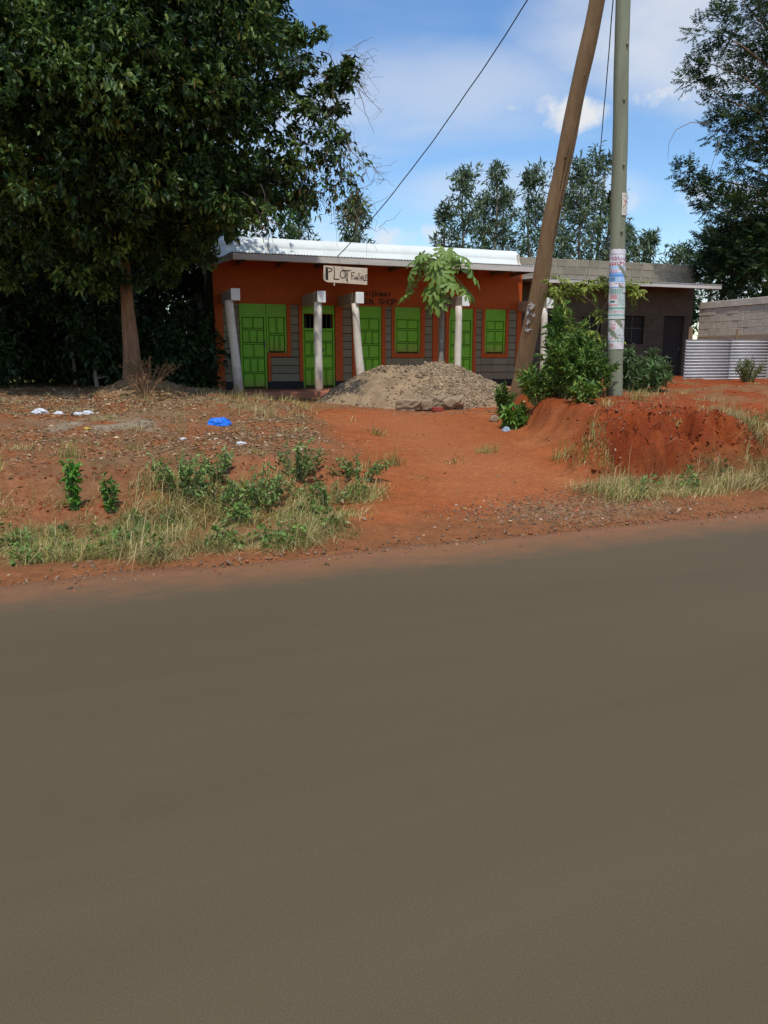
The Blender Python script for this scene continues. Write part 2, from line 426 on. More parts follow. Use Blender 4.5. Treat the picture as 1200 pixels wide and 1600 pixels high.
rx = np.concatenate([np.linspace(-300, -14, 12), np.arange(-12, 14, .12), np.linspace(16, 500, 14)])
edge = fbm(rx * 1.1, rx * 0 + 4.4, 71, 5, .62) * .22 - .02
V = []
rows = [-9.0, -5.0, -2.0, -.6, -.15]
for k in rows: V.append(np.stack([rx, np.full_like(rx, k), np.zeros_like(rx)], 1))
V.append(np.stack([rx, edge, np.full_like(rx, 0.0)], 1))
V.append(np.stack([rx, edge + .03, np.full_like(rx, -.05)], 1))
V = np.concatenate(V); nr = len(rx)
ii = (np.arange(6)[:, None] * nr + np.arange(nr - 1)[None, :]).ravel()
road = tag(link('road', np_mesh('road', V, np.stack([ii, ii + 1, ii + nr + 1, ii + nr], 1), None, True), road_material(), loc=(0, 6.287, 0), rz=ROAD_A), kind='structure')

# ------------------------------------------------------------------ paints
M_orange = mat('orange_paint', (.42, .078, .009), .10, 5, .7, .12, 60, stain=(.30, .06, .012), stain_scale=.9, stain_amt=.35, dirt=(.79, 1.25, .6))
M_green = mat('green_paint', (.16, .45, .014), .10, 4, .45, .05, 30, stain=(.17, .30, .05), stain_scale=2.2, stain_amt=.4, dirt=(0, .35, .5))
M_groove = mat('dark_groove', (.018, .045, .010), .2, 6, .8)
M_black = mat('black_paint', (.012, .012, .014), .2, 6, .6)
M_grey = mat('grey_painted_block', (.205, .185, .120), .10, 7, .85, .25, 50, rand=.10)
M_white = mat('whitewash', (.68, .62, .52), .10, 3, .8, .2, 35, stain=(.42, .33, .24), stain_scale=2.0, stain_amt=.5, dirt=(.70, 1.45, .75))
M_capwhite = mat('white_gloss', (.82, .82, .78), .04, 5, .6)
M_beam = mat('beam_grey', (.46, .40, .32), .12, 4, .85, .2, 40)
M_roof = mat('white_roof_sheet', (.73, .76, .71), .04, 1.2, .45, 0, stain=(.58, .585, .53), stain_scale=.7, stain_amt=.5, rand=.015)
M_zinc = mat('zinc_sheet', (.45, .46, .46), .2, 3, .45, metal=.3, stain=(.25, .17, .10), stain_scale=1.2, stain_amt=.5)
M_fascia = mat('fascia_board', (.56, .52, .46), .12, 5, .8, .15, 30, stretch=(.3, 1, 3), stain=(.33, .27, .21), stain_scale=1.5, stain_amt=.5)
M_slab = mat('veranda_slab', (.36, .14, .075), .15, 5, .9, .3, 30)
M_conc = mat('cement_render', (.105, .093, .075), .18, 4, .9, .3, 40, stain=(.07, .062, .05), stain_scale=1.2, stain_amt=.6)  # base colour lowered to put shade into the side wall and grey facade
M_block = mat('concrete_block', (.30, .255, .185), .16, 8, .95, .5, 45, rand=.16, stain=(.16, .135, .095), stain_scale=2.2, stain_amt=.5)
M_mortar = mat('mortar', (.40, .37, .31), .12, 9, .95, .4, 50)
M_blockdim = mat('shaded_block', (.105, .092, .070), .16, 8, .95, .5, 45, rand=.14, stain=(.07, .06, .045), stain_scale=2.2, stain_amt=.5)  # block copy darkened to paint the canopy's shade into the facade
M_blockpale = mat('pale_block', (.58, .52, .41), .12, 6, .95, .45, 45, rand=.10, stain=(.27, .20, .14), stain_scale=1.1, stain_amt=.55)
M_dark = mat('dark_interior', (.03, .028, .026), .1, 3, .9)
M_pole = mat('treated_pole', (.225, .245, .165), .12, 3, .8, .35, 26, stretch=(4, 4, .35), stain=(.20, .18, .115), stain_scale=2.4, stain_amt=.6)
M_strut = mat('weathered_timber', (.31, .205, .105), .14, 3, .8, .4, 26, stretch=(4, 4, .35), stain=(.17, .11, .06), stain_scale=2.0, stain_amt=.6)
M_wood = mat('old_wood', (.16, .095, .05), .2, 5, .85, .4, 30, stretch=(3, 3, .4))
M_cable = mat('black_cable', (.012, .012, .014), .1, 5, .5)
M_iron = mat('iron_bar', (.10, .10, .10), .1, 8, .5, metal=.5)
M_letter = mat('dark_lettering', (.020, .018, .016), .25, 30, .8)

UNIT = MB().box(-.5, .5, -.5, .5, -.5, .5).mesh('block')
_bm = bmesh.new(); _bm.from_mesh(UNIT)
bmesh.ops.bevel(_bm, geom=_bm.edges[:], offset=.03, segments=1, affect='EDGES'); _bm.to_mesh(UNIT); _bm.free()
_units = {}
def piece(name, parent, material, x0, x1, y0, y1, z0, z1, tilt=0.0):
    k = material.name
    if k not in _units:
        _units[k] = UNIT.copy(); _units[k].materials.append(material)
    o = link(name, _units[k], None, parent)
    o.location = ((x0 + x1) / 2, (y0 + y1) / 2, (z0 + z1) / 2); o.scale = (x1 - x0, y1 - y0, z1 - z0)
    if tilt: o.rotation_euler = (0, random.uniform(-tilt, tilt), 0)
    return o
def wall_with_openings(mb, u0, u1, z0, z1, y0, y1, holes):
    us = sorted({u0, u1, *[h[0] for h in holes], *[h[1] for h in holes]})
    for a, b in zip(us[:-1], us[1:]):
        hz = sorted([(h[2], h[3]) for h in holes if h[0] <= a + 1e-6 and h[1] >= b - 1e-6])
        z = z0
        for lo, hi in hz:
            if lo > z + 1e-6: mb.box(a, b, y0, y1, z, lo)
            z = hi
        if z < z1 - 1e-6: mb.box(a, b, y0, y1, z, z1)
    return mb
STROKES = {
 'P': [[(0, 0), (0, 1), (.55, 1), (.62, .75), (.5, .5), (0, .5)]], 'H': [[(0, 0), (0, 1)], [(.6, 0), (.6, 1)], [(0, .5), (.6, .5)]],
 'I': [[(.3, 0), (.3, 1)]], 'G': [[(.6, .85), (.4, 1), (.1, 1), (0, .8), (0, .2), (.1, 0), (.5, 0), (.6, .2), (.6, .45), (.35, .45)]],
 'W': [[(0, 1), (.15, 0), (.32, .7), (.5, 0), (.66, 1)]], 'A': [[(0, 0), (.3, 1), (.6, 0)], [(.12, .35), (.48, .35)]],
 'Y': [[(0, 1), (.3, .5), (.6, 1)], [(.3, .5), (.3, 0)]], 'E': [[(.6, 1), (0, 1), (0, 0), (.6, 0)], [(0, .5), (.5, .5)]],
 'N': [[(0, 0), (0, 1), (.6, 0), (.6, 1)]], 'S': [[(.6, .85), (.45, 1), (.1, 1), (0, .8), (.1, .55), (.5, .45), (.6, .2), (.5, 0), (.1, 0), (0, .15)]],
 'O': [[(.1, 0), (0, .2), (0, .8), (.1, 1), (.5, 1), (.6, .8), (.6, .2), (.5, 0), (.1, 0)]]}
def stroke(mb, pts, w, y):
    """flat painted stroke in the xz plane, a thin slab standing 3 mm proud"""
    for (a, b) in zip(pts[:-1], pts[1:]):
        ax, az = a; bx, bz = b; L = math.hypot(bx - ax, bz - az)
        if L < 1e-6: continue
        dx, dz = (bx - ax) / L, (bz - az) / L
        ax -= dx * w * .35; az -= dz * w * .35; bx += dx * w * .35; bz += dz * w * .35
        px, pz = -dz * w / 2, dx * w / 2
        yy = y - random.random() * .0015
        mb.prism([(ax + px, az + pz), (ax - px, az - pz), (bx - px, bz - pz), (bx + px, bz + pz)], yy - .002, y + .004)

# ------------------------------------------------------------------ orange shop building (local x along the front, -y towards the road)
BA = R(20)
BO = Vector((-4.18, 19.69, 0))
BU = Vector((math.cos(BA), math.sin(BA), 0)); BVv = Vector((math.sin(BA), -math.cos(BA), 0))
def bpt(u, v, z): return BO + BU * u + BVv * v + Vector((0, 0, z))
FL = .79
shop = empty('shop_building', BO, BA, 'long orange shop row with green doors, white columns and rounded white roof edge', 'building')
W_U = 8.60
D2 = (2.225, 3.075)
wall_ = MB()
wall_with_openings(wall_, 0, W_U, .35, 4.0, .06, .24, [(D2[0] + .03, D2[1] - .03, 2.31, 2.68)])
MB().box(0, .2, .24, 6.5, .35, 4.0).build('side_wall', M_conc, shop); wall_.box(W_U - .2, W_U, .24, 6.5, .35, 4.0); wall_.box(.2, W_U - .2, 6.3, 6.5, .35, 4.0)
wall_.box(.2, W_U - .2, .24, 6.3, 3.9, 3.98)
shop_wall = wall_.build('wall', M_orange, shop)
MB().box(.2, W_U - .2, .24, 6.3, .7, .78).build('floor', M_dark, shop)
# upper plain band above the doors, with a slim fair edge at the corner
MB().box(-.004, W_U + .004, .02, .06, 2.90, 3.99).build('upper_band', M_orange, shop)
# trims
def trim(u0, u1, z0, z1, y=-.012): 
    bevel(MB().box(u0, u1, y, .06, z0, z1).build('trim', M_orange, shop), .004)
trim(0, .20, FL, 2.90)
trim(1.806, 1.906, 1.60, 2.90); trim(1.285, 1.806, 1.60, 1.695); trim(1.285, 1.375, .97, 1.60)
trim(2.12, 2.222, .97, 2.90); trim(3.09, 3.295, .97, 2.90); trim(3.555, 3.675, .97, 2.90)
trim(4.376, 4.49, .97, 2.90); trim(4.665, 4.76, 1.575, 2.90); trim(4.76, 5.50, 1.575, 1.69); trim(5.50, 5.63, 1.575, 2.90)
trim(5.86, 6.03, .97, 2.90); trim(6.24, 6.355, .97, 2.90); trim(7.08, 7.18, .97, 2.90)
trim(7.355, 7.457, 1.575, 2.90); trim(7.457, 8.10, 1.575, 1.69); trim(8.10, 8.205, 1.575, 2.90); trim(8.45, W_U, FL, 2.90)
# painted block courses with dark joints
CH = .205
def courses(u0, u1, z0, z1):
    MB().box(u0, u1, .035, .06, z0, z1).build('joint_backing', M_black, shop_wall)
    z = .97
    while z < z1 - .02:
        a, b = max(z, z0) + .008, min(z + CH, z1) - .010
        if b - a > .03:
            w = u1 - u0
            cuts = [u0, u1] if w < .8 else [u0, u0 + w * (.42 + .2 * random.random()), u1]
            for p, q in zip(cuts[:-1], cuts[1:]):
                piece('stone_block', shop_wall, M_grey, p + .002, q - .003, .004 + random.uniform(0, .006), .04, a, b)
        z += CH
courses(.205, .60, .97, 2.90)
courses(1.38, 2.117, .97, 1.597); courses(1.91, 2.117, 1.597, 2.90)
courses(3.30, 3.552, .97, 2.90); courses(4.494, 4.662, .97, 2.90); courses(4.665, 5.63, .97, 1.572)
courses(5.634, 5.857, .97, 2.90); courses(6.034, 6.237, .97, 2.90)
courses(7.184, 7.352, .97, 2.90); courses(7.355, 8.205, .97, 1.572); courses(8.208, 8.447, .97, 2.90)
# black plinth
pl = MB()
for a, b in ((.20, .60), (1.285, 2.22), (3.08, 3.68), (4.376, 6.355), (7.08, 8.45)): pl.box(a, b, -.006, .06, FL, .968)
pl.build('plinth', M_black, shop)
# doors: recessed dark back, rails and pressed panels as pieces
def steel_leaf(name, u0, u1, z0, z1, rows, top_band, frame=.05, bars=None):
    d = empty(name, (u0, 0, z0)); d.parent = shop
    w, h = u1 - u0, z1 - z0
    if bars:
        MB().box(0, w, .045, .06, 0, bars[0] - z0).build('door_back', M_groove, d)
    else:
        MB().box(0, w, .045, .06, 0, h).build('door_back', M_groove, d)
    fr = MB().box(0, frame, .012, .045, 0, h).box(w - frame, w, .012, .045, 0, h).box(frame, w - frame, .012, .045, h - top_band, h)
    bevel(fr.build('frame', M_green, d), .003)
    z = h - top_band
    for (hh, n) in rows:
        if n == 0:
            for k in range(7):
                x = frame + (w - 2 * frame) * (k + .5) / 7
                MB().tube([(x, .035, z), (x, .035, z - hh)], .008, 6).build('bar', M_iron, d)
            MB().box(frame, w - frame, .014, .045, z - hh, z - hh + .03).build('rail', M_green, d)
            z -= hh; continue
        MB().box(frame, w - frame, .018, .045, z - .026, z - .002).build('rail', M_green, d)
        pw = (w - 2 * frame) / n
        for k in range(n):
            a = frame + k * pw
            p = MB().box(a + .016, a + pw - .016, .022, .045, z - hh + .012, z - .040).build('panel', M_green, d)
            bevel(p, .012)
            if k: MB().box(a - .007, a + .007, .026, .045, z - hh + .004, z - .028).build('mullion', M_green, d)
        z -= hh
    return d
hrow = [(.30, 2), (.345, 3), (.335, 2), (.34, 3), (.35, 2)]
d1 = steel_leaf('door', .61, 1.275, .80, 2.90, [(h * 1.0, n) for h, n in ((.305, 2), (.355, 3), (.36, 2), (.37, 3), (.375, 2))], .30)
bevel(MB().box(.60, .63, -.02, .03, 1.02, 1.16).build('handle', M_iron, d1), .004)
steel_leaf('window', 1.285, 1.80, 1.70, 2.90, [(.44, 2), (.44, 3)], .29)
d2 = steel_leaf('door', D2[0], D2[1], .80, 2.90, [(.40, 0), (.30, 2), (.36, 4), (.33, 2), (.45, 4)], .21, .04, bars=(2.29,))
MB().box(.46, .56, -.01, .02, .95, 1.0).build('bolt', M_iron, d2)
steel_leaf('door', 3.68, 4.372, .80, 2.90, [(.33, 2), (.36, 3), (.36, 2), (.37, 3), (.38, 2)], .28)
steel_leaf('window', 4.764, 5.497, 1.695, 2.90, [(.27, 2), (.35, 2), (.27, 2)], .29)
steel_leaf('door', 6.36, 7.076, .80, 2.90, [(.33, 2), (.36, 3), (.36, 2), (.37, 3), (.38, 2)], .28)
steel_leaf('window', 7.461, 8.098, 1.695, 2.90, [(.27, 2), (.35, 2), (.27, 2)], .29)
# painted words on the upper band
def words(text, u0, z0, h, pitch, parent, y, w):
    mb = MB(); u = u0
    for ch in text:
        if ch != ' ':
            for st in STROKES[ch]:
                stroke(mb, [(u + a * pitch * 1.15, z0 + b * h) for a, b in st], w, y)
        u += pitch
    return mb.build('lettering', M_letter, parent)
words('HIGHWAY', 3.90, 3.165, .105, .112, shop, .0185, .024)
words('EN', 3.925, 2.97, .125, .125, shop, .0185, .026)
words('SHOP', 4.325, 2.97, .125, .128, shop, .0185, .026)
# roof edge: white sheets bent over into the roof
prof = [(-.12, 3.93), (.06, 4.22)]
for k in range(9):
    t = math.pi / 2 * k / 8; prof.append((.085 + .42 * (1 - math.cos(t)), 4.26 + .29 * math.sin(t)))
prof += [(1.2, 4.545), (6.5, 4.40)]
nsh = 9
for k in range(nsh):
    a = -.02 + k * 8.54 / nsh; b = -.02 + (k + 1) * 8.54 / nsh + (.04 if k < nsh - 1 else 0)
    lift = .004 * (k % 2)
    V = []; Fq = []
    P = [(y - lift, z + lift) for y, z in prof]
    inner = [(y + .012, z - .012) for y, z in P]
    loop = P + inner[::-1]
    m = MB(); n = len(loop)
    m.v = [(a, y, z) for y, z in loop] + [(b, y, z) for y, z in loop]
    for i in range(n):
        j = (i + 1) % n; m.f.append((i, j, n + j, n + i))
    for q in range(len(P) - 1):
        m.f.append((q, n - 1 - q, n - 2 - q, q + 1)); m.f.append((n + q, n + q + 1, 2 * n - 2 - q, 2 * n - 1 - q))
    me = m.mesh('roof_sheet')
    link('roof_sheet', me, M_roof, shop)
for a, b in ((-.005, .03), (8.44, 8.475)):
    MB().prism([(a, 3.98), (b, 3.98), (b, 4.4), (a, 4.4)], .0, 6.4).build('gable_board', M_white, shop)
# canopy over the veranda
can = empty('canopy', (0, 0, 0)); can.parent = shop
uu = np.arange(.20, 8.42, .0127); wv = .011 * np.sin(uu / .076 * 2 * np.pi)
Vc = np.concatenate([np.stack([uu, np.full_like(uu, y), z + wv], 1) for y, z in ((-1.524, 3.925), (0.0, 3.99), (0.0, 3.984), (-1.524, 3.919))])
n = len(uu); ii = np.arange(n - 1)
Fc = np.concatenate([np.stack([r0 * n + ii, r0 * n + ii + 1, r1 * n + ii + 1, r1 * n + ii], 1) for r0, r1 in ((0, 1), (2, 3), (3, 0))])
link('corrugated_sheet', np_mesh('corrugated_sheet', Vc, Fc), M_zinc, can)
bevel(MB().box(.25, 8.42, -1.515, -1.485, 3.765, 3.905).build('fascia', M_fascia, can), .004)
MB().obox((.262, -1.484, 3.835), (.03, .0, 3.86), .028, .14).build('side_fascia', M_fascia, can)
for u in (.6, 1.6, 2.6, 3.6, 4.6, 5.6, 6.6, 7.6, 8.25):
    MB().box(u - .025, u + .025, -1.484, .02, 3.80, 3.90).build('rafter', M_wood, can)
# beams with white ends on round columns
cols = [(.19, (.15, 1.38), (.30, 1.40), .098, .110), (2.23, (2.266, 1.38), (2.235, 1.40), .098, .100), (3.19, (3.19, 1.38), (3.37, 1.40), .088, .125),
        (6.03, (5.97, 1.38), (5.985, 1.40), .09, .095), (8.50, (8.48, 1.38), (8.555, 1.40), .09, .10)]
for i, (ub, tp, bt, r0, r1) in enumerate(cols):
    bm_ = MB().box(ub - .012, ub + .19, -1.492, .03, 2.865, 3.125)
    bo = bevel(bm_.build('beam', M_beam, shop), .008)
    bevel(MB().box(ub - .016, ub + .194, -1.512, -1.4925, 2.86, 3.13).build('beam_end', M_capwhite, bo), .012)
    pts = []; rad = []
    for k in range(9):
        t = k / 8
        pts.append((bt[0] + (tp[0] - bt[0]) * t + .012 * math.sin(5 * t + i), -(bt[1] + (tp[1] - bt[1]) * t), .60 + (2.87 - .60) * t))
        rad.append(r1 + (r0 - r1) * min(1, t * 1.4) + .002 * math.sin(9 * t + i))
    MB().tube(pts, rad, 20).build('column', M_white, shop, True)
# raised veranda floor
sl = MB(); poly = [(0.12, -1.60), (2.2, -1.66), (2.75, -1.58), (5, -1.62), (8.5, -1.6), (8.6, .03), (0.0, .03)]
b0 = len(sl.v); sl.v += [(x, y, FL - .012) for x, y in poly] + [(x, y - (.05 if y < 0 else 0), .35) for x, y in poly]
k = len(poly); sl.f += [tuple(range(k)), tuple(range(2 * k - 1, k - 1, -1))] + [(i, k + i, k + (i + 1) % k, (i + 1) % k) for i in range(k)]
bevel(sl.build('veranda_slab', M_slab, shop), .03, 2)

# hand-painted board hanging under the canopy edge
sign = empty('plot_sign', bpt(2.355, 1.53, 3.33), BA + R(-2), 'cream board hand-lettered PLOT FOR SALE hanging below the fascia', 'sign')
M_board = mat('cream_board', (.66, .55, .42), .08, 5, .75, .1, 40, stain=(.5, .38, .26), stain_scale=3, stain_amt=.4)
bw, bh = 1.09, .37
bd = MB().prism([(.03, .03), (.10, .0), (bw, -.035), (bw + .005, bh - .02), (.02, bh + .01), (0, .08)], -.012, .006)
bevel(bd.build('board', M_board, sign), .003)
MB().box(.26, .285, -.006, .004, -.075, .012).build('hanging_stick', M_board, sign)
for x in (.12, .9): MB().tube([(x, 0, bh - .02), (x, .03, bh + .11)], .004, 5).build('wire_tie', M_cable, sign)
lt = MB()
def zs(x, y): return ((x - 105) / 545 * bw, (345 - y) / 225 * (bh + .02) - .02)
for pts, w in (([(150, 165), (152, 290)], .062), ([(138, 138), (180, 148), (208, 156), (214, 176), (196, 190), (166, 198)], .020), ([(238, 130), (245, 210), (238, 290)], .020), ([(232, 285), (262, 292), (298, 288)], .022),
               ([(345, 170), (318, 195), (312, 240), (330, 272), (362, 268), (385, 235), (380, 190), (355, 172), (340, 172)], .018),
               ([(360, 168), (400, 172), (445, 168)], .018), ([(402, 172), (398, 240), (402, 310)], .022),
               ([(455, 200), (458, 285)], .020), ([(452, 198), (492, 196)], .015), ([(458, 240), (484, 236)], .015),
               ([(490, 262), (482, 278), (500, 282), (504, 264), (490, 260)], .012), ([(512, 290), (512, 248), (532, 252), (530, 266), (514, 270), (540, 295)], .013),
               ([(562, 205), (545, 205), (540, 225), (565, 248), (562, 272), (540, 275)], .014), ([(570, 300), (585, 228), (600, 298)], .013), ([(575, 270), (598, 268)], .011),
               ([(606, 232), (608, 296), (625, 296)], .013), ([(628, 228), (630, 292), (648, 290)], .013), ([(628, 228), (648, 222)], .013), ([(630, 258), (646, 255)], .012)):
    stroke(lt, [zs(*p) for p in pts], w, -.0135)
lt.build('lettering', M_letter, sign)

# ------------------------------------------------------------------ grey block building beyond
GB = .90                                                     # set back a little from the orange front
grey = empty('grey_building', bpt(8.66, -GB, 0), BA, 'unfinished grey block building with dark openings and a bare block parapet', 'building')
GU = 6.74; GF = .80
holes = [(1.33, 1.84, GF + 1.0, GF + 2.02), (2.55, 3.26, GF + 1.0, GF + 2.02), (4.08, 4.88, GF + 1.2, GF + 2.07), (5.62, 6.43, GF, GF + 2.09)]
gw = MB(); wall_with_openings(gw, 0, GU, .4, 3.78, .03, .2, holes)
gw.box(0, .2, .2, 6, .4, 3.78); gw.box(GU - .2, GU, .2, 6, .4, 3.78); gw.box(.2, GU - .2, 5.8, 6, .4, 3.78); gw.box(.2, GU - .2, .2, 5.8, 3.68, 3.76); gw.box(.2, GU - .2, .2, 5.8, .7, .78)
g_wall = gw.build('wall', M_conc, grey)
z = GF - .2; r = 0
while z < 2.86:                                             # plain block courses up to lintel height
    x = -.0 - (.2 if r % 2 else 0)
    while x < GU:
        a, b = max(x, 0) + .006, min(x + .40, GU) - .006
        segs = [(a, b)]
        for h in holes:
            if h[2] < z + .19 and h[3] > z + .01:
                ns = []
                for p, q in segs:
                    if q <= h[0] - .055 or p >= h[1] + .055: ns.append((p, q)); continue
                    if p < h[0] - .055: ns.append((p, h[0] - .055))
                    if q > h[1] + .055: ns.append((h[1] + .055, q))
                segs = ns
        for p, q in segs:
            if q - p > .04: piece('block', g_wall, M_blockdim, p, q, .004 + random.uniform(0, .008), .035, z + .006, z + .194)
        x += .40
    z += .20; r += 1
for h in holes[:3]:
    w = empty('window', (h[0], 0, h[2])); w.parent = grey; W, Hh = h[1] - h[0], h[3] - h[2]
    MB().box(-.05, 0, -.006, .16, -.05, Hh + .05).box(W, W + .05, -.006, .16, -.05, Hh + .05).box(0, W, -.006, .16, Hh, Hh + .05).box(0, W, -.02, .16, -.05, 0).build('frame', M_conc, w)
    MB().box(W / 2 - .015, W / 2 + .015, .10, .14, 0, Hh).box(0, W, .10, .14, Hh * .55, Hh * .55 + .03).build('mullion', M_iron, w)
    MB().box(0, W, .125, .13, 0, Hh).build('shutter', M_dark, w)
h = holes[3]; gd = empty('door', (h[0], 0, h[2])); gd.parent = grey; W, Hh = h[1] - h[0], h[3] - h[2]
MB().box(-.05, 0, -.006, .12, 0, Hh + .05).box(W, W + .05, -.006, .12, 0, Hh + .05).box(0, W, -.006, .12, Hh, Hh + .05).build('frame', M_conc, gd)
bevel(MB().box(.01, W - .01, .10, .14, .01, Hh - .01).build('leaf', M_dark, gd), .004)
MB().box(W - .12, W - .08, .07, .10, 1.0, 1.12).build('handle', M_iron, gd)
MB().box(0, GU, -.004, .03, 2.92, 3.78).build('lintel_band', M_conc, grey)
# canopy board and rafter ends
bevel(MB().box(-.05, GU - .32, -1.52, -1.485, 3.61, 3.715).build('fascia', M_fascia, grey), .004)
for u in np.arange(.3, GU - .35, .78): MB().box(u - .025, u + .025, -1.484, .0, 3.63, 3.71).build('rafter', M_wood, grey)
uu = np.arange(-.08, GU - .29, .019); wv = .010 * np.sin(uu / .076 * 2 * np.pi)
n = len(uu); ii = np.arange(n - 1)
Vc = np.concatenate([np.stack([uu, np.full_like(uu, y), z + wv], 1) for y, z in ((-1.535, 3.732), (0.0, 3.785), (0.0, 3.779), (-1.535, 3.726))])
Fc = np.concatenate([np.stack([r0 * n + ii, r0 * n + ii + 1, r1 * n + ii + 1, r1 * n + ii], 1) for r0, r1 in ((0, 1), (2, 3), (3, 0))])
link('corrugated_sheet', np_mesh('corrugated_sheet', Vc, Fc), M_zinc, grey)
par = MB().box(.0, GU, .035, .17, 3.80, 4.47).build('parapet', M_mortar, grey)
for r in range(3):
    x = -.2 * (r % 2)
    while x < GU:
        a = max(x, 0) + random.uniform(.010, .02); wdt = .40 + random.uniform(-.03, .03); b = min(x + wdt, GU) - .012
        top = 3.81 + (r + 1) * .225 - random.uniform(.012, .03)
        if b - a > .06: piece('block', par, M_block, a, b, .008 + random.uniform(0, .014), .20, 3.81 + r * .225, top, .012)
        x += wdt

# ------------------------------------------------------------------ pale block boundary wall running towards the road
def wall_origin(): return bpt(15.1, .05, 0)
WO = Vector((9.62, 24.35, 0)); WA = BA - R(90)               # local x runs towards the road
bwall = empty('boundary_wall', WO, WA, 'pale concrete block boundary wall beside the grey building', 'wall')
WL = 7.2; wt = 3.22
core = MB().box(0, WL, .02, .15, .5, wt - .02).build('mortar_core', M_mortar, bwall)
for r in range(12):
    x = -.22 * (r % 2); z0 = .62 + r * .2
    while x < WL:
        a, b = max(x, 0) + .006, min(x + .45, WL) - .006
        if b - a > .04: piece('block', core, M_blockpale, a, b, .0 - random.uniform(0, .012), .16, z0 + .005, z0 + .194, .004)
        x += .45
bevel(MB().box(0, WL, -.03, .18, 3.025, 3.22).build('coping', M_blockpale, bwall), .01)
bevel(MB().box(0, WL, -.022, .02, 2.02, 2.22).build('band_course', mat('ring_beam', (.36, .27, .19), .15, 5, .95, .4, 40), bwall), .008)

# corrugated sheet fence in front of it
fen = empty('sheet_fence', (7.62, 20.0, 0), R(17), 'low shiny corrugated iron sheet fence laid with horizontal ribs', 'fence')
M_iron_sheet = mat('shiny_zinc', (.52, .53, .53), .10, 2.5, .45, metal=.15, stain=(.42, .36, .30), stain_scale=1.4, stain_amt=.4)
zz_ = np.arange(0, 1.041, .0078); wave = .024 * np.cos(zz_ / .078 * 2 * np.pi)
for k, (x0, x1, dz) in enumerate(((0, 1.42, 0.0), (1.36, 2.6, -.012), (2.54, 4.4, .01))):
    zb = .99 + .02 * k
    n = len(zz_); y0 = -.02 * (k % 2)
    Vs = np.concatenate([np.stack([np.full(n, x), y0 + y + wave, zb + zz_ + dz + (x - x0) * .004], 1) for x, y in ((x0, 0), (x1, 0), (x1, .004), (x0, .004))])
    ii = np.arange(n - 1)
    Fs = np.concatenate([np.stack([r0 * n + ii, r1 * n + ii, r1 * n + ii + 1, r0 * n + ii + 1], 1) for r0, r1 in ((0, 1), (1, 2), (2, 3), (3, 0))])
    link('corrugated_sheet', np_mesh('corrugated_sheet', Vs, Fs, None, True), M_iron_sheet, fen)
for (x, h_, lean) in ((.12, 2.34, .05), (.24, 2.33, -.02), (1.62, 2.30, .0), (2.62, 2.0, .0)):
    pts = [(x + lean * t, .09 + .01 * math.sin(7 * t), .8 + (h_ - .8) * t) for t in (0, .3, .6, 1)]
    MB().tube(pts, [.032, .03, .033, .028], 8).build('post', M_wood, fen, True)

# ------------------------------------------------------------------ plants: helpers
M_leaf = mat('leaf', (1, 1, 1), .08, 3, .5, attr=True, translucent=.28, spec=.35)
M_leafdry = mat('dry_leaf', (1, 1, 1), .1, 5, .9, attr=True, translucent=.12, spec=.1)
M_bark = mat('bark', (.27, .15, .085), .25, 4, .95, .8, 16, stretch=(3, 3, .5), stain=(.11, .075, .05), stain_scale=3, stain_amt=.6)
M_palebark = mat('pale_bark', (.25, .21, .16), .2, 5, .95, .5, 20, stretch=(3, 3, .5))
M_greenstem = mat('green_stem', (.15, .17, .06), .2, 8, .9)
M_drytwig = mat('brown_twig', (.26, .155, .08), .2, 8, .95)
M_twig = mat('grey_twig', (.20, .16, .12), .2, 8, .95)
def unit(a): return a / np.maximum(np.linalg.norm(a, axis=1, keepdims=True), 1e-9)
def rvec(n, g=None):
    return unit((g or rng).normal(size=(n, 3)))
def palette(n, cols, w, jit=.22):
    c = np.array(cols)[rng.choice(len(cols), n, p=np.array(w) / sum(w))]
    return np.clip(c * (1 + rng.normal(0, jit, (n, 1))), .004, .9)
def leaf_arrays(C, D, N, L, W, col, fold=.18, droop=.12):
    """folded pointed leaves: base, two sides, tip"""
    n = len(C)
    S = unit(np.cross(D, N)); N = unit(np.cross(S, D))
    L = np.broadcast_to(np.asarray(L, float), (n,))[:, None]; W = np.broadcast_to(np.asarray(W, float), (n,))[:, None]
    mid = C + D * L * .45
    v = np.stack([C, mid + S * W * .5 + N * W * fold, C + D * L - N * L * droop, mid - S * W * .5 + N * W * fold], 1).reshape(-1, 3)
    b = np.arange(n)[:, None] * 4
    f = np.concatenate([b + np.array([[0, 1, 2]]), b + np.array([[0, 2, 3]])])
    return v, f, np.repeat(col, 4, 0)
class Leaves:
    def __init__(s): s.V = []; s.F = []; s.C = []; s.n = 0
    def add(s, v, f, c):
        s.V.append(v); s.F.append(f + s.n); s.C.append(c); s.n += len(v)
    def build(s, name, material, parent=None, **kw):
        return link(name, np_mesh(name, np.concatenate(s.V), np.concatenate(s.F), np.concatenate(s.C)), material, parent, **kw)
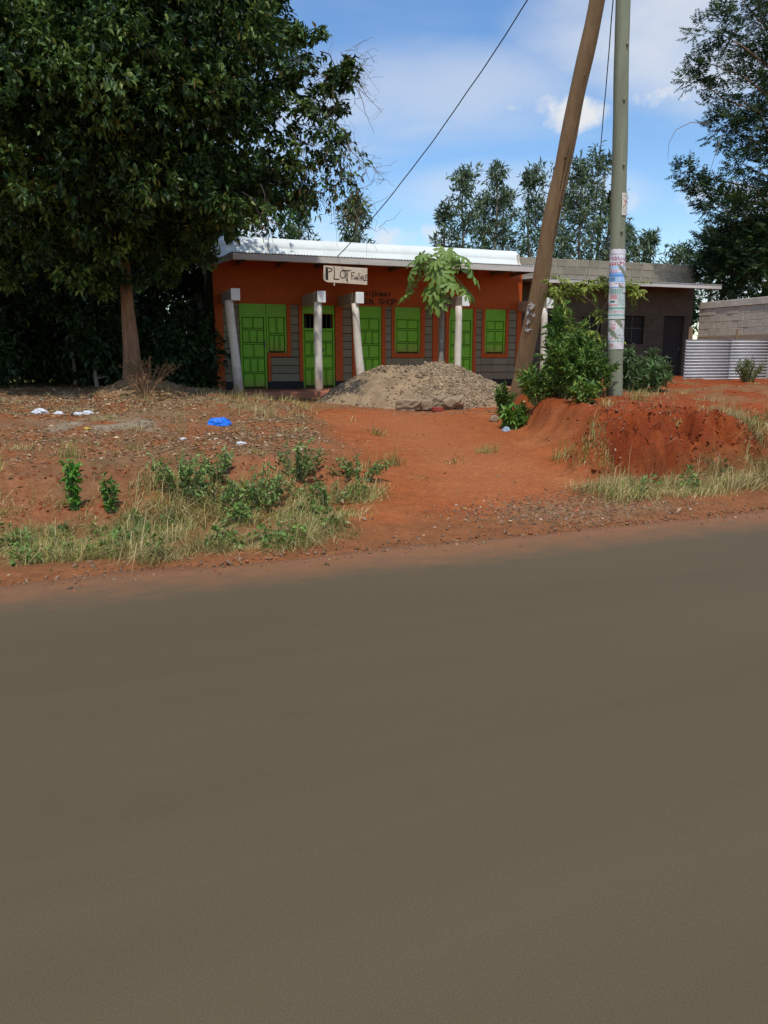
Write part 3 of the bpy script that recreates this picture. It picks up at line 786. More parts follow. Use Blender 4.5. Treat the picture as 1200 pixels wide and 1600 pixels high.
def crown_leaves(lv, center, rad, nsprig, per, L, W, cols, w, droop=.35, shell=.45, flat=(1, 1, 1), spread=.7, jit=.25):
    """sprigs of leaves through an ellipsoid, thicker near its skin"""
    c = np.array(center); 
    dirn = rvec(nsprig); r = rad * (shell + (1 - shell) * rng.random(nsprig) ** .6) * (1 + rng.normal(0, .13, nsprig))
    P = c + dirn * r[:, None] * np.array(flat)
    out = unit(dirn + rng.normal(0, .5, (nsprig, 3)) - np.array([0, 0, droop]))
    Pp = np.repeat(P, per, 0); O = np.repeat(out, per, 0)
    n = len(Pp)
    D = unit(O + spread * rng.normal(0, .75, (n, 3)) - np.array([0, 0, droop * .6]))
    N = unit(rng.normal(0, .55, (n, 3)) + np.array([0, 0, 1.0]) + .4 * O)
    shade = np.repeat(1 + rng.normal(0, .18, (nsprig, 1)), per, 0)
    col = np.clip(palette(n, cols, w, jit * .6) * shade, .004, .9)
    l = L * (.65 + .7 * rng.random(n))
    lv.add(*leaf_arrays(Pp + rng.normal(0, L * .25, (n, 3)), D, N, l, W * (l / L), col))
    return P
def bend(p, q, k=4, amp=.12, sag=0.0):
    p, q = Vector(p), Vector(q); L = (q - p).length; pts = []
    for i in range(k + 1):
        t = i / k; o = Vector(rng.normal(0, amp * L * .35, 3)) * math.sin(math.pi * t)
        pts.append(p.lerp(q, t) + o + Vector((0, 0, -sag * L * math.sin(math.pi * t))))
    return pts

# ------------------------------------------------------------------ big dark tree beside the building
BIG = [(-2.10, 15.48, 7.68, 0.61), (-2.23, 15.81, 8.66, 0.78), (-1.54, 15.04, 6.74, 0.55), (-0.90, 14.93, 6.42, 0.36), (-0.59, 14.93, 6.60, 0.17), (-1.10, 15.15, 6.08, 0.33), (-2.11, 15.26, 6.02, 0.65), (-1.28, 15.04, 5.47, 0.55), (-0.74, 14.82, 5.04, 0.46), (-1.54, 15.26, 4.81, 0.65), (-0.82, 14.93, 4.53, 0.49), (-0.52, 14.82, 4.17, 0.22), (-2.07, 15.70, 4.79, 0.60), (-2.44, 15.04, 5.20, 0.98), (-2.62, 14.82, 6.40, 0.87), (-2.71, 15.04, 7.71, 0.96), (-2.59, 15.48, 4.41, 0.55), (-3.05, 15.26, 4.02, 0.49), (-3.06, 14.61, 4.56, 0.87), (-3.25, 14.17, 5.59, 1.20), (-3.30, 14.17, 6.78, 1.31), (-3.59, 14.72, 8.17, 1.42), (-4.23, 14.39, 4.83, 1.09), (-4.27, 13.73, 5.95, 1.31), (-4.47, 13.95, 7.26, 1.42), (-5.25, 14.17, 4.89, 1.09), (-5.36, 13.63, 6.11, 1.31), (-5.59, 13.95, 7.45, 1.42), (-6.33, 14.17, 5.09, 1.20), (-6.88, 14.17, 6.19, 1.31), (-7.40, 14.61, 7.53, 1.53), (-5.02, 15.26, 9.01, 1.64), (-3.12, 15.81, 9.47, 1.53), (-7.68, 15.04, 4.98, 1.20), (-4.10, 16.35, 4.32, 0.87), (-5.26, 16.79, 4.26, 0.87), (-6.25, 16.57, 4.23, 0.98), (-7.17, 16.35, 4.32, 0.98), (-8.43, 16.79, 4.26, 1.09), (-4.04, 17.44, 5.66, 1.31), (-5.52, 17.99, 6.43, 1.64), (-6.90, 17.99, 6.43, 1.64), (-8.27, 17.99, 6.43, 1.64), (-5.40, 17.99, 8.31, 1.74), (-7.29, 17.99, 8.31, 1.74), (-3.42, 17.44, 7.74, 1.53), (-5.15, 15.5, 3.80, .75), (-4.4, 15.7, 3.85, .70), (-6.0, 15.4, 3.75, .80), (-6.9, 15.5, 3.75, .80), (-3.6, 15.9, 3.95, .55), (-7.8, 15.6, 3.75, .90), (-5.6, 15.9, 3.3, .45), (-4.6, 16.3, 3.3, .42)]
TX, TY = -5.30, 16.5
tz = gz(TX, TY)
big = empty('broadleaf_tree', (TX, TY, tz), 0, 'huge dark broadleaf tree with drooping crown shading the building end', 'tree')
inv = Vector((TX, TY, tz))
def loc_(p): return Vector(p) - inv
tr = MB()
for (dx, r0, ph) in ((-.075, .104, 0), (.085, .098, 2)):      # two stems grown together
    pts = [(TX + dx * (1 - .2 * t) + .04 * math.sin(3 * t + ph), TY + .03 * math.sin(4 * t + ph), tz - .25 + t * 3.4) for t in np.linspace(0, 1, 12)]
    rad = [r0 * (1.28 - .55 * t + .5 * max(0, .12 - t) * 4) * (1 + .06 * math.sin(17 * t + ph)) for t in np.linspace(0, 1, 12)]
    tr.tube([loc_(p) for p in pts], rad, 14)
fork = Vector((TX, TY, tz + 3.0))
for i, (x, y, z, r_) in enumerate(BIG):
    if r_ < .75: continue
    q = Vector((x, y, z)); m_ = fork.lerp(q, .45) + Vector((0, 0, .5))
    tr.tube([loc_(p) for p in bend(fork + Vector((0, 0, rng.random() * .3)), m_, 3, .12) + bend(m_, q, 3, .12)[1:]], list(np.linspace(.085, .02, 7)), 6)
tr.build('trunk', M_bark, big, True)
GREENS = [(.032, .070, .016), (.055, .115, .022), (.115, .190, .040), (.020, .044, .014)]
lv = Leaves()
for (x, y, z, r_) in BIG:
    p = (x - TX, y - TY, z - tz)
    vine = x > -1.6 and z < 5.3
    ns = int((470 if x < -2.9 else 330) * r_ ** 2 + 30)
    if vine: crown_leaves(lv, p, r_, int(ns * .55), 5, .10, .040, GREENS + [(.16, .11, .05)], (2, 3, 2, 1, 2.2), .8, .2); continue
    crown_leaves(lv, p, r_ * .8, int(ns * .22), 6, .135, .060, GREENS, (3, 3, 1, 3), .4, .2)  # inner leaves weighted dark, crown shade put into their colour
    nl = max(3, int(11 * r_ ** 1.3)); tone = 1.0
    for k in range(nl):                                   # leafy boughs standing out of the crown
        dv = rvec(1)[0]; dv[1] -= .35; dv /= np.linalg.norm(dv)
        c_ = np.array(p) + dv * r_ * (.65 + .4 * rng.random()); rr = r_ * (.22 + .20 * rng.random())
        lit_bough = rng.random() < .45  # some outer boughs get lighter, yellower leaves as painted sunlight
        crown_leaves(lv, c_, rr, int(ns * .8 / nl * (.7 + .6 * rng.random())), 6, .125, .056, GREENS + [(.17, .23, .045), (.22, .18, .05)], (1.5, 4, 4, .6, 1.8, .25) if lit_bough else (4, 3, 1, 3, .2, .1), .35, .25, (1.25, 1.25, .75), 1.0)
lv.build('crown', M_leaf, big)
# dry climbing twigs trailing from the crown's edge
tw = MB()
for k in range(170):
    x, y, z, r_ = BIG[rng.integers(2, 12)]
    a = Vector((x, y, z)) + Vector(rng.normal(0, .2, 3))
    b = a + Vector((abs(rng.normal(.28, .25)), rng.normal(0, .2), rng.normal(-.10, .33)))
    tw.tube([loc_(p) for p in bend(a, b, 5, .35)], [.006, .005, .004, .0035, .003, .002], 4, False)
for (a, b) in (((-1.13, 15.04, 6.89), (-0.05, 15.04, 5.91)), ((-1.20, 15.04, 5.96), (-0.12, 15.04, 4.87)), ((-0.98, 15.04, 5.86), (0.00, 15.04, 4.77)), ((-0.87, 15.04, 6.40), (-0.27, 15.04, 6.78))):
    pts = bend(a, b, 8, .16)
    tw.tube([loc_(p) for p in pts], list(np.linspace(.011, .003, 9)), 5, False)
    for j in range(16):
        p = pts[rng.integers(2, 9)]; q = p + Vector((rng.normal(.06, .12), rng.normal(0, .08), rng.normal(-.05, .16)))
        tw.tube([loc_(t) for t in bend(p, q, 3, .3)], [.004, .003, .0025, .002], 4, False)
for (a, b) in (((-2.16, 14.39, 4.55), (-2.02, 14.39, 3.30)), ((-2.51, 14.50, 4.44), (-1.77, 14.39, 3.73)), ((-2.29, 14.50, 4.33), (-2.13, 14.39, 3.57))):
    pts = bend(a, b, 6, .14); tw.tube([loc_(p) for p in pts], [.012, .011, .010, .009, .008, .007, .005], 5, False)
    for j in range(5):
        p = pts[rng.integers(2, 7)]; q = p + Vector((rng.normal(.12, .1), rng.normal(0, .05), rng.normal(-.12, .1)))
        tw.tube([loc_(t) for t in bend(p, q, 3, .3)], [.005, .004, .003, .002], 4, False)
tag(tw.build('dead_twigs', M_twig, big), kind='stuff')

# ------------------------------------------------------------------ dense dark thicket behind the tree, and trees beyond it
def blob_tree(name, label, x, y, h, w, base, group, cols=None, ns=900, L=.16, Wd=.07, trunk_r=.1, n_cl=9, cat='tree', gap=.4):
    g0 = gz(x, y)
    t = empty(name, (x, y, g0), 0, label, cat, group)
    m = MB(); top = Vector((0, 0, h * .75))
    m.tube(bend((0, 0, -.2), top, 6, .04), list(np.linspace(trunk_r, trunk_r * .35, 7)), 8)
    lv = Leaves()
    for k in range(n_cl):
        a = rng.random() * 6.283; rr = w * .5 * math.sqrt(rng.random()) ; zc = base + (h - base) * rng.random() ** .8
        taper = 1 - .45 * max(0, (zc - base) / (h - base + 1e-6) - .5)
        c = Vector((math.cos(a) * rr * taper, math.sin(a) * rr * taper, zc)); r_ = w * (.20 + .12 * rng.random())
        m.tube(bend((0, 0, max(.2, zc * .55)), c, 3, .1), [trunk_r * .4, trunk_r * .3, trunk_r * .2, .012], 5)
        crown_leaves(lv, c, r_, ns // n_cl, 5, L, Wd, cols or GREENS, (3, 4, 2, 2) if cols is None else [1] * len(cols), .3, gap)
    m.build('trunk', M_palebark, t, True)
    lv.build('crown', M_leaf, t)
    return t
THICK = [(-9.6, 19.0, 3.6, 2.6, 'dense dark shrub at the picture edge left of the trunk', 0), (-8.4, 20.2, 4.6, 2.8, 'tall dark thicket shrub standing behind the left hedge', 0), (-7.3, 18.6, 2.9, 2.4, 'rounded dark shrub just left of the big trunk', 0),
         (-6.2, 20.6, 4.4, 2.6, 'dark shrub directly behind the big brown trunk', 0), (-5.0, 18.9, 1.7, 1.7, 'low dark shrub filling the gap right of the trunk', 0), (-5.02, 21.2, 4.7, 1.5, 'dark shrub pressed against the side of the orange building', 0), (-10.8, 21.5, 5.5, 3.2, 'tallest dark shrub of the hedge behind the litter', 0), (-8.9, 17.9, 2.1, 2.3, 'low dark bush at the front of the hedge near the picture edge', 0), (-6.55, 17.9, 1.8, 1.7, 'low dark bush in front of the hedge beside the trunk', 0), (-7.6, 22.0, 5.2, 3.0, 'tall dark shrub at the back of the hedge left of the trunk', 0), (-10.2, 18.6, 2.6, 2.4, 'dark bush at the far left end of the hedge', 0), (-12.2, 20.0, 4.2, 3.0, 'dark shrub beyond the far left end of the hedge', 0)]
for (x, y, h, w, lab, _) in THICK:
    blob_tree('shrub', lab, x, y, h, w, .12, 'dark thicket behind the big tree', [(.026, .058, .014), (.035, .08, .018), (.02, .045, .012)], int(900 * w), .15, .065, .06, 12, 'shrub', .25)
for (x, y, h, w, lab) in ((-8.5, 27, 8.5, 4.6, 'leafy tree seen through gaps left of the big trunk'), (-12.5, 30, 9.5, 5.5, 'leafy tree far behind the hedge at the picture edge'), (-5.6, 31, 7.6, 4.0, 'sunlit leafy tree glimpsed between trunk and building side')):
    blob_tree('background_tree', lab, x, y, h, w, 1.2, 'trees glimpsed behind the big tree', [(.05, .11, .02), (.08, .15, .03), (.035, .075, .02)], 2600, .22, .09, .12, 14)

# ------------------------------------------------------------------ row of tall slender trees behind the roofs
def slender_tree(label, x, y, top, seed_, wide=1.0, lo=.30):
    g0 = gz(x, y); h = top - g0
    t = empty('slender_tree', (x, y, g0), 0, label, 'tree', 'row of slender trees behind the roofs')
    m = MB(); stem = bend((0, 0, -.2), (rng.normal(0, .2), rng.normal(0, .2), h * .97), 9, .02)
    m.tube(stem, list(np.linspace(.16, .025, 10)), 7)
    lv = Leaves()
    nb = int(19 * wide)
    for k in range(nb):
        f = lo + (1 - lo) * (k + rng.random()) / nb
        a = k * 2.4 + rng.normal(0, .4); reach = wide * (1.45 * (1 - f) ** .7 + .25) * (.6 + .6 * rng.random())
        p = Vector((0, 0, h * f)); q = p + Vector((math.cos(a) * reach, math.sin(a) * reach, reach * (.55 + .5 * rng.random())))
        br = bend(p, q, 4, .12); m.tube(br, [.04, .03, .022, .015, .008], 5)
        for j in range(2, 5):
            crown_leaves(lv, br[j], .26 + .20 * rng.random(), 8, 5, .29, .07, [(.12, .175, .08), (.16, .22, .115), (.22, .28, .17), (.08, .125, .055)], (3, 3, 2, 2), .1, .15, (1.1, 1.1, .95))
    crown_leaves(lv, stem[-1], .4, 30, 5, .28, .07, [(.06, .10, .04), (.10, .14, .08)], (1, 1), -.4, .1, (.7, .7, 1.3))
    m.build('trunk', M_palebark, t, True); lv.build('crown', M_leaf, t)
ROW = [(3.12, 42.0, 9.13, 'shortest slender tree at the left end of the row above the roof', .75), (3.97, 40.0, 10.44, 'slender tree second from the left end of the row above the roof', 1.0), (5.48, 44.0, 10.0, 'thin shaded tree tucked third in the row above the roof', .8), (5.93, 43.0, 11.30, 'slim pointed tree fourth in the row above the roof', .9),
       (7.56, 41.0, 10.61, 'full slender tree just left of the leaning timber pole', 1.2), (6.9, 46.0, 10.6, 'slender tree peeping between the fourth and fifth of the row', .9), (9.81, 45.0, 10.2, 'slender tree directly behind the upper leaning pole', 1.0), (9.44, 40.0, 10.73, 'slender tree just right of the leaning timber pole', 1.15), (11.13, 43.0, 11.79, 'tallest slender tree between the two poles', 1.15),
       (11.49, 41.0, 9.71, 'slender tree hidden behind the upright utility pole', 1.0), (13.27, 44.0, 8.4, 'low tree right of the upright utility pole', .9), (12.91, 40.0, 7.37, 'small feathery tree above the bare block parapet', .9), (-3.45, 34.0, 8.11, 'slender tree above the roof under the big crown', .9),
       (-1.16, 33.0, 7.68, 'small slender tree above the roof left of the cable', .85), (18.6, 46.0, 8.32, 'bushy tree above the far end of the parapet', 1.3), (15.98, 44.0, 7.3, 'low tree above the right end of the block parapet', 1.0), (20.8, 40, 7.2, 'broad tree behind the boundary wall', 1.6)]
for i, (x, y, tp, lab, w) in enumerate(ROW): slender_tree(lab, x, y, tp, i, w)
for (x, y, h, w, lab) in ((13.2, 27.5, 4.8, 3.6, 'green leafy shrub rising behind the boundary wall'), (16.3, 29, 5.2, 3.6, 'bright green shrub behind the boundary wall at the picture edge'), (10.6, 31, 4.2, 3.0, 'shrub behind the right end of the parapet')):
    blob_tree('shrub', lab, x, y, h, w, .6, 'shrubs behind the boundary wall', [(.05, .12, .02), (.09, .18, .03), (.035, .075, .02)], 1900, .2, .09, .08, 12, 'shrub')

# ------------------------------------------------------------------ feathery tree on the right
RT = [(9.50, 24.60, 10.87, 0.66), (9.48, 24.60, 9.95, 0.60), (9.00, 24.48, 9.57, 0.34), (10.56, 25.20, 9.28, 0.90), (11.05, 25.20, 11.19, 0.84), (10.61, 25.44, 11.97, 0.60), (11.66, 25.68, 10.14, 1.08), (10.24, 24.96, 8.41, 0.60), (11.04, 25.20, 8.11, 0.60), (11.59, 25.44, 8.63, 0.84), (10.70, 24.72, 7.27, 0.42), (11.41, 25.20, 7.30, 0.48), (8.87, 24.24, 6.94, 0.24), (9.18, 24.36, 6.66, 0.34), (9.59, 24.36, 6.30, 0.46), (10.04, 24.48, 5.97, 0.54), (10.84, 24.72, 5.83, 0.72), (11.48, 24.72, 6.10, 0.78), (10.93, 25.20, 4.97, 0.84), (11.52, 24.72, 4.81, 0.96), (10.14, 25.20, 4.97, 0.48), (10.72, 25.44, 4.13, 0.66), (11.52, 24.96, 3.89, 0.72), (10.16, 25.92, 4.48, 0.36), (12.22, 25.80, 11.07, 1.44), (12.67, 25.80, 8.55, 1.44), (12.73, 25.44, 6.05, 1.44), (12.82, 25.20, 4.11, 1.20), (11.98, 26.16, 13.31, 1.32)]
FX, FY = 14.6, 25.9; fz0 = gz(FX, FY)
fea = empty('feathery_tree', (FX, FY, fz0), 0, 'dark feathery-leaved tree overhanging the boundary wall at the right edge', 'tree')
m = MB(); stem = bend((0, 0, -.3), (-.3, 0, 12.0), 8, .02); m.tube(stem, list(np.linspace(.26, .06, 9)), 12)
lv = Leaves()
FC = [(.028, .060, .022), (.040, .085, .028), (.075, .13, .035), (.020, .042, .018), (.10, .16, .03)]
for (x, y, z, r_) in RT:
    q = Vector((x - FX, y - FY, z - fz0)); p = Vector((-.15, 0, max(1.5, (z - fz0) * .72)))
    m.tube(bend(p, q, 5, .10, -.03), [.06, .05, .04, .03, .02, .010], 6)
    nsp = int(120 * r_ ** 2 + 20) if z > 6.6 else int(200 * r_ ** 2 + 30)
    dirn = rvec(nsp); P = np.array(q) + dirn * (r_ * (.25 + .75 * rng.random(nsp) ** .6))[:, None]
    ax = unit(dirn + np.array([-.35, -.15, .35]) + rng.normal(0, .45, (nsp, 3)))      # feather axis
    side = unit(np.cross(ax, np.array([0, 0, 1.0]) + rng.normal(0, .3, (nsp, 3))))
    per = 9; Lr = .36
    t = np.linspace(.1, 1, per)
    B = (P[:, None, :] + ax[:, None, :] * (t * Lr)[None, :, None]).reshape(-1, 3)
    shade = palette(nsp, FC, (3, 3, 1.3, 3, .5), .2)
    for sg in (-1, 1):
        D = unit(np.repeat(side * sg, per, 0) + .55 * np.repeat(ax, per, 0) + rng.normal(0, .18, (nsp * per, 3)) - np.array([0, 0, .25]))
        N = unit(np.repeat(np.cross(side, ax), per, 0) + rng.normal(0, .25, (nsp * per, 3)))
        lv.add(*leaf_arrays(B, D, N, np.tile(.18 * (1.15 - t * .75), nsp), .034, np.repeat(shade, per, 0)))
m.tube([Vector(p) - Vector((FX, FY, fz0)) for p in ((9.54, 24.5, 8.31), (9.0, 24.5, 8.35), (8.58, 24.5, 8.15), (8.4, 24.5, 7.79), (8.39, 24.5, 7.35))], [.012, .010, .009, .007, .004], 5)
m.tube([Vector(p) - Vector((FX, FY, fz0)) for p in ((9.96, 24.5, 8.03), (9.8, 24.5, 7.49), (9.62, 24.5, 6.83))], [.010, .008, .005], 5)
m.build('trunk', M_bark, fea, True); lv.build('crown', M_leaf, fea)

# ------------------------------------------------------------------ utility pole with posters
PX, PY = 3.68, 12.5
pz = gz(PX, PY)
pole = empty('utility_pole', (PX, PY, pz), 0, 'upright greenish wooden utility pole plastered with paper posters', 'pole')
PT = Vector((-.30, 0, 9.4 - pz))                             # slight lean
def pole_axis(z): return Vector((PT.x * (z - pz) / PT.z, 0, z - pz))
def pole_r(z): return .126 + (.094 - .126) * (z - pz) / PT.z
zs_ = np.linspace(pz - .35, 9.4, 46)
MB().tube([pole_axis(z) + Vector((.004 * math.sin(z * 3), .004 * math.sin(z * 2.1), 0)) for z in zs_], [pole_r(z) * (1 + .012 * math.sin(z * 7) + .010 * math.sin(z * 17 + 1)) for z in zs_], 20).build('post', M_pole, pole, True)
for (z, a) in ((6.05, .45), (5.3, .15), (4.4, .3), (3.45, .2)):      # knots
    c = pole_axis(z) + Vector((math.sin(a) * pole_r(z), -math.cos(a) * pole_r(z), 0))
    o = MB().tube([c + Vector((0, .01, -.035)), c + Vector((math.sin(a) * .008, -math.cos(a) * .008, -.01)), c + Vector((math.sin(a) * .012, -math.cos(a) * .012, .012)), c + Vector((0, .01, .03))], [.006, .022, .020, .004], 7).build('knot', M_pole, pole, True)
def pole_sheet(name, z0, z1, a0, a1, grid, parent, off=.004, rag=.0):
    """paper wrapped round the pole; grid(j, i) gives the printed colour of a cell"""
    nj, ni = grid.shape[:2]
    V = []; C = []; F = []
    for j in range(nj):
        for i in range(ni):
            b = len(V)
            for (jj, ii_) in ((j, i), (j, i + 1), (j + 1, i + 1), (j + 1, i)):
                z = z1 + (z0 - z1) * jj / nj + rag * math.sin(ii_ * .9) * (jj == 0); a = a0 + (a1 - a0) * ii_ / ni
                r_ = pole_r(z) + off + .003 * math.sin(z * 23 + a * 3)
                V.append(tuple(pole_axis(z) + Vector((math.sin(a) * r_, -math.cos(a) * r_, 0)))); C.append(grid[j, i])
            F.append((b, b + 3, b + 2, b + 1))
    return link(name, np_mesh(name, np.array(V), np.array(F), np.array(C)), M_paper, parent)
M_paper = mat('printed_paper', (1, 1, 1), .06, 9, .8, attr=True, spec=.2)
W_ = np.array([.72, .70, .72]); prng = np.random.default_rng(5)
def blank(nj, ni, c=W_): return np.tile(np.array(c), (nj, ni, 1)) * (1 + prng.normal(0, .02, (nj, ni, 1)))
def text_row(g, j0, j1, i0, i1, col, fill=.62):
    """a row of glyph-like print"""
    i = i0
    while i < i1:
        w = prng.integers(2, 4)
        for j in range(j0, j1):
            for k in range(i, min(i + w, i1)):
                if prng.random() < fill: g[j, k] = col
        i += w + 1
red, navy, blue, sky_b, teal, pink, dk = (.40, .06, .10), (.10, .10, .30), (.12, .30, .68), (.32, .55, .80), (.08, .33, .27), (.62, .36, .36), (.05, .06, .07)
g1 = blank(66, 30)
text_row(g1, 7, 9, 1, 29, (.35, .35, .42), .8); text_row(g1, 12, 18, 1, 29, (.32, .10, .22)); text_row(g1, 20, 26, 1, 29, red, .7)
g1[27:30, 2:25] = sky_b; text_row(g1, 31, 33, 3, 22, (.4, .38, .5), .8); g1[33:37, 1:14] = (.62, .48, .60); g1[37:43, :] = blue; g1[38:40, 3:24] = sky_b
g1[43:52, :] = sky_b; g1[44:51, 2:10] = (.16, .27, .40); text_row(g1, 45, 50, 12, 28, (.72, .76, .80), .6)
g1[53:56, 2:26] = (.70, .60, .62); text_row(g1, 54, 55, 10, 22, dk, .6); g1[59:62, 1:29] = (.22, .32, .60); text_row(g1, 59, 62, 3, 27, W_, .35)
g2 = blank(60, 30, (.60, .63, .60)); g2[1:11, 2:22] = (.42, .52, .46)
for i in (4, 7, 10, 13, 16, 19): g2[1:11, i] = (.10, .26, .22)
g2[8:11, 22:28] = (.16, .10, .12); g2[12:22, 3:13] = pink; text_row(g2, 14, 20, 4, 12, (.55, .22, .22), .5)
for j in range(11, 34):
    for i in range(14, 29):
        if (j * 2 + i) % 7 < 2: g2[j, i] = teal
g2[24:28, 4:10] = (.02, .12, .10); g2[31:35, 2:14] = pink; g2[37:41, 1:29] = (.20, .42, .34); text_row(g2, 43, 48, 3, 27, (.58, .36, .34), .5); g2[51:54, :] = (.25, .45, .38)
g3 = blank(58, 28, (.66, .62, .60)); text_row(g3, 2, 4, 2, 26, (.52, .4, .42), .6); text_row(g3, 7, 10, 3, 12, (.45, .18, .22), .7); g3[12:19, 4:11] = pink
for j in range(58):
    for i in range(28):
        r_ = math.hypot((j - 24) * .8, i - 6.5)
        if 1.3 < r_ < 3.4: g3[j, i] = (.02, .14, .11)
        r_ = math.hypot((j - 19), (i - 19) * 1.1)
        if r_ < 7 and prng.random() < .38: g3[j, i] = (.35, .52, .48)
text_row(g3, 28, 32, 2, 26, teal, .65); text_row(g3, 34, 38, 10, 26, (.12, .42, .36), .7); g3[34:38, 3:8] = (.60, .30, .32); text_row(g3, 40, 44, 1, 26, teal, .6); g3[47:53, 2:9] = (.62, .34, .30)
def zy(py): return 1.55 + (560.5 - py) / 1235 * 12.35
pole_sheet('poster', zy(458), zy(396), -1.45, 1.30, g1, pole, .004, .004)['label'] = 'blue and white poster with red heading'
pole_sheet('poster', zy(500), zy(454), -1.40, 1.35, g2, pole, .009)['label'] = 'pale green poster with dark bars'
pole_sheet('poster', zy(546), zy(502), -1.30, 1.15, g3, pole, .005)['label'] = 'pinkish poster with a dark green ring'
# danger plate
gd_ = blank(44, 26, (.66, .62, .52))
text_row(gd_, 4, 8, 3, 23, (.30, .24, .20), .7); text_row(gd_, 32, 34, 4, 22, (.45, .42, .36), .7); text_row(gd_, 36, 38, 4, 22, (.45, .42, .36), .7)
for j in range(11, 30):
    for i in range(3, 23):
        y_, x_ = j - 20, i - 13
        if abs(abs(y_) - abs(x_)) < 1.6 and abs(x_) > 3: gd_[j, i] = (.42, .12, .10)
        if (x_ / 4) ** 2 + ((y_ + 1) / 5) ** 2 < 1: gd_[j, i] = (.42, .12, .10)
        if abs(abs(x_) - 1.6) < .9 and abs(y_ + 1) < 1.2: gd_[j, i] = (.6, .5, .42)
dp = pole_sheet('warning_plate', zy(347), zy(315), .12, 1.25, gd_, pole, .010); dp['label'] = 'cream warning plate with a red skull and crossed bones'

# leaning brace pole
st_b, st_t = Vector((2.50, 15.0, 0)), Vector((3.20, 12.56, 7.3))
st_b.z = gz(st_b.x, st_b.y) - .25
brace = empty('brace_pole', (st_b.x, st_b.y, st_b.z + .25), 0, 'brown timber brace leaning against the top of the utility pole', 'pole')
rel = lambda p: p - Vector((st_b.x, st_b.y, st_b.z + .25))
n = 34
pts = [rel(st_b.lerp(st_t, t)) + Vector((.012 * math.sin(9 * t) + .01 * math.sin(23 * t), .01 * math.sin(13 * t), 0)) for t in np.linspace(0, 1, n)]
MB().tube(pts, [.162 - .045 * t + .004 * math.sin(40 * t) for t in np.linspace(0, 1, n)], 16).build('timber', M_strut, brace, True)
for (t, a) in ((.33, .1), (.24, -.4), (.52, .5), (.62, -.1), (.78, .3), (.10, .1)):
    p = rel(st_b.lerp(st_t, t)); r_ = .159 - .045 * t; c = p + Vector((math.sin(a) * r_, -math.cos(a) * r_, 0))
    MB().tube([c + Vector((0, .01, -.03)), c + Vector((0, -.006, -.008)), c + Vector((0, -.008, .01)), c + Vector((0, .01, .03))], [.005, .020, .018, .004], 7).build('knot', M_wood, brace, True)
# splits along the timber
cr = MB(); 
for (t0, t1, a) in ((.30, .92, .55), (.55, .8, .1)):
    cr.tube([rel(st_b.lerp(st_t, t)) + Vector((math.sin(a + .05 * math.sin(t * 30)) * (.1605 - .045 * t), -math.cos(a) * (.1605 - .045 * t), 0)) for t in np.linspace(t0, t1, 24)], .0045, 5)
cr.build('split', M_black, brace)
# torn paper scraps left on the brace
M_scrap = mat('torn_paper', (.36, .345, .32), .45, 22, .9, stain=(.24, .17, .10), stain_scale=9, stain_amt=.8)
for (t, a, w, h_) in ((.285, -.55, .13, .16), (.262, -.25, .12, .10), (.245, -.65, .08, .14), (.225, -.5, .15, .10), (.27, -.95, .06, .22)):
    p = rel(st_b.lerp(st_t, t)); r_ = .165 - .045 * t; V = []; k = 15
    ring = [(w * .42 * (1 + rng.normal(0, .38)) * math.cos(q), h_ * .45 * (1 + rng.normal(0, .42)) * math.sin(q)) for q in np.linspace(0, 6.283, k + 1)[:-1]]
    def on(dx, dz, e):
        aa = a + dx / r_; sh = Vector((dz * .15, -.02 * dz, dz)); return p + sh + Vector((math.sin(aa) * (r_ + e), -math.cos(aa) * (r_ + e), 0))
    V = [on(0, 0, .007)] + [on(x, z, .006 + .006 * rng.random()) for x, z in ring] + [on(0, 0, -.004)] + [on(x, z, -.004) for x, z in ring]
    F = [(0, 1 + i, 1 + (i + 1) % k) for i in range(k)] + [(k + 1, k + 2 + (i + 1) % k, k + 2 + i) for i in range(k)]
    link('paper_scrap', np_mesh('paper_scrap', np.array(V), np.array(F)), M_scrap, brace)

# overhead cables
def cable(label, a, b, sag, r_, kinks=0.0):
    a, b = Vector(a), Vector(b); pts = []
    for t in np.linspace(0, 1, 60):
        p = a.lerp(b, t); p.z -= sag * 4 * t * (1 - t)
        p.x += kinks * math.sin(t * 31) * .6 + kinks * math.sin(t * 73) * .3
        pts.append(p - a)
    return tag(MB().tube(pts, r_, 6).build('cable', M_cable, None, True, loc=a), label, 'cable')
ca = bpt(2.72, 1.52, 3.93)
cable('black service cable rising from the orange canopy to the sky', ca, (3.42, 12.5, 8.75), .42, .011, .008)
cable('thin black cable hanging beside the upright pole to the grey building', bpt(11.42, -.92, 4.50), (3.42, 12.52, 9.1), .55, .010, .004)

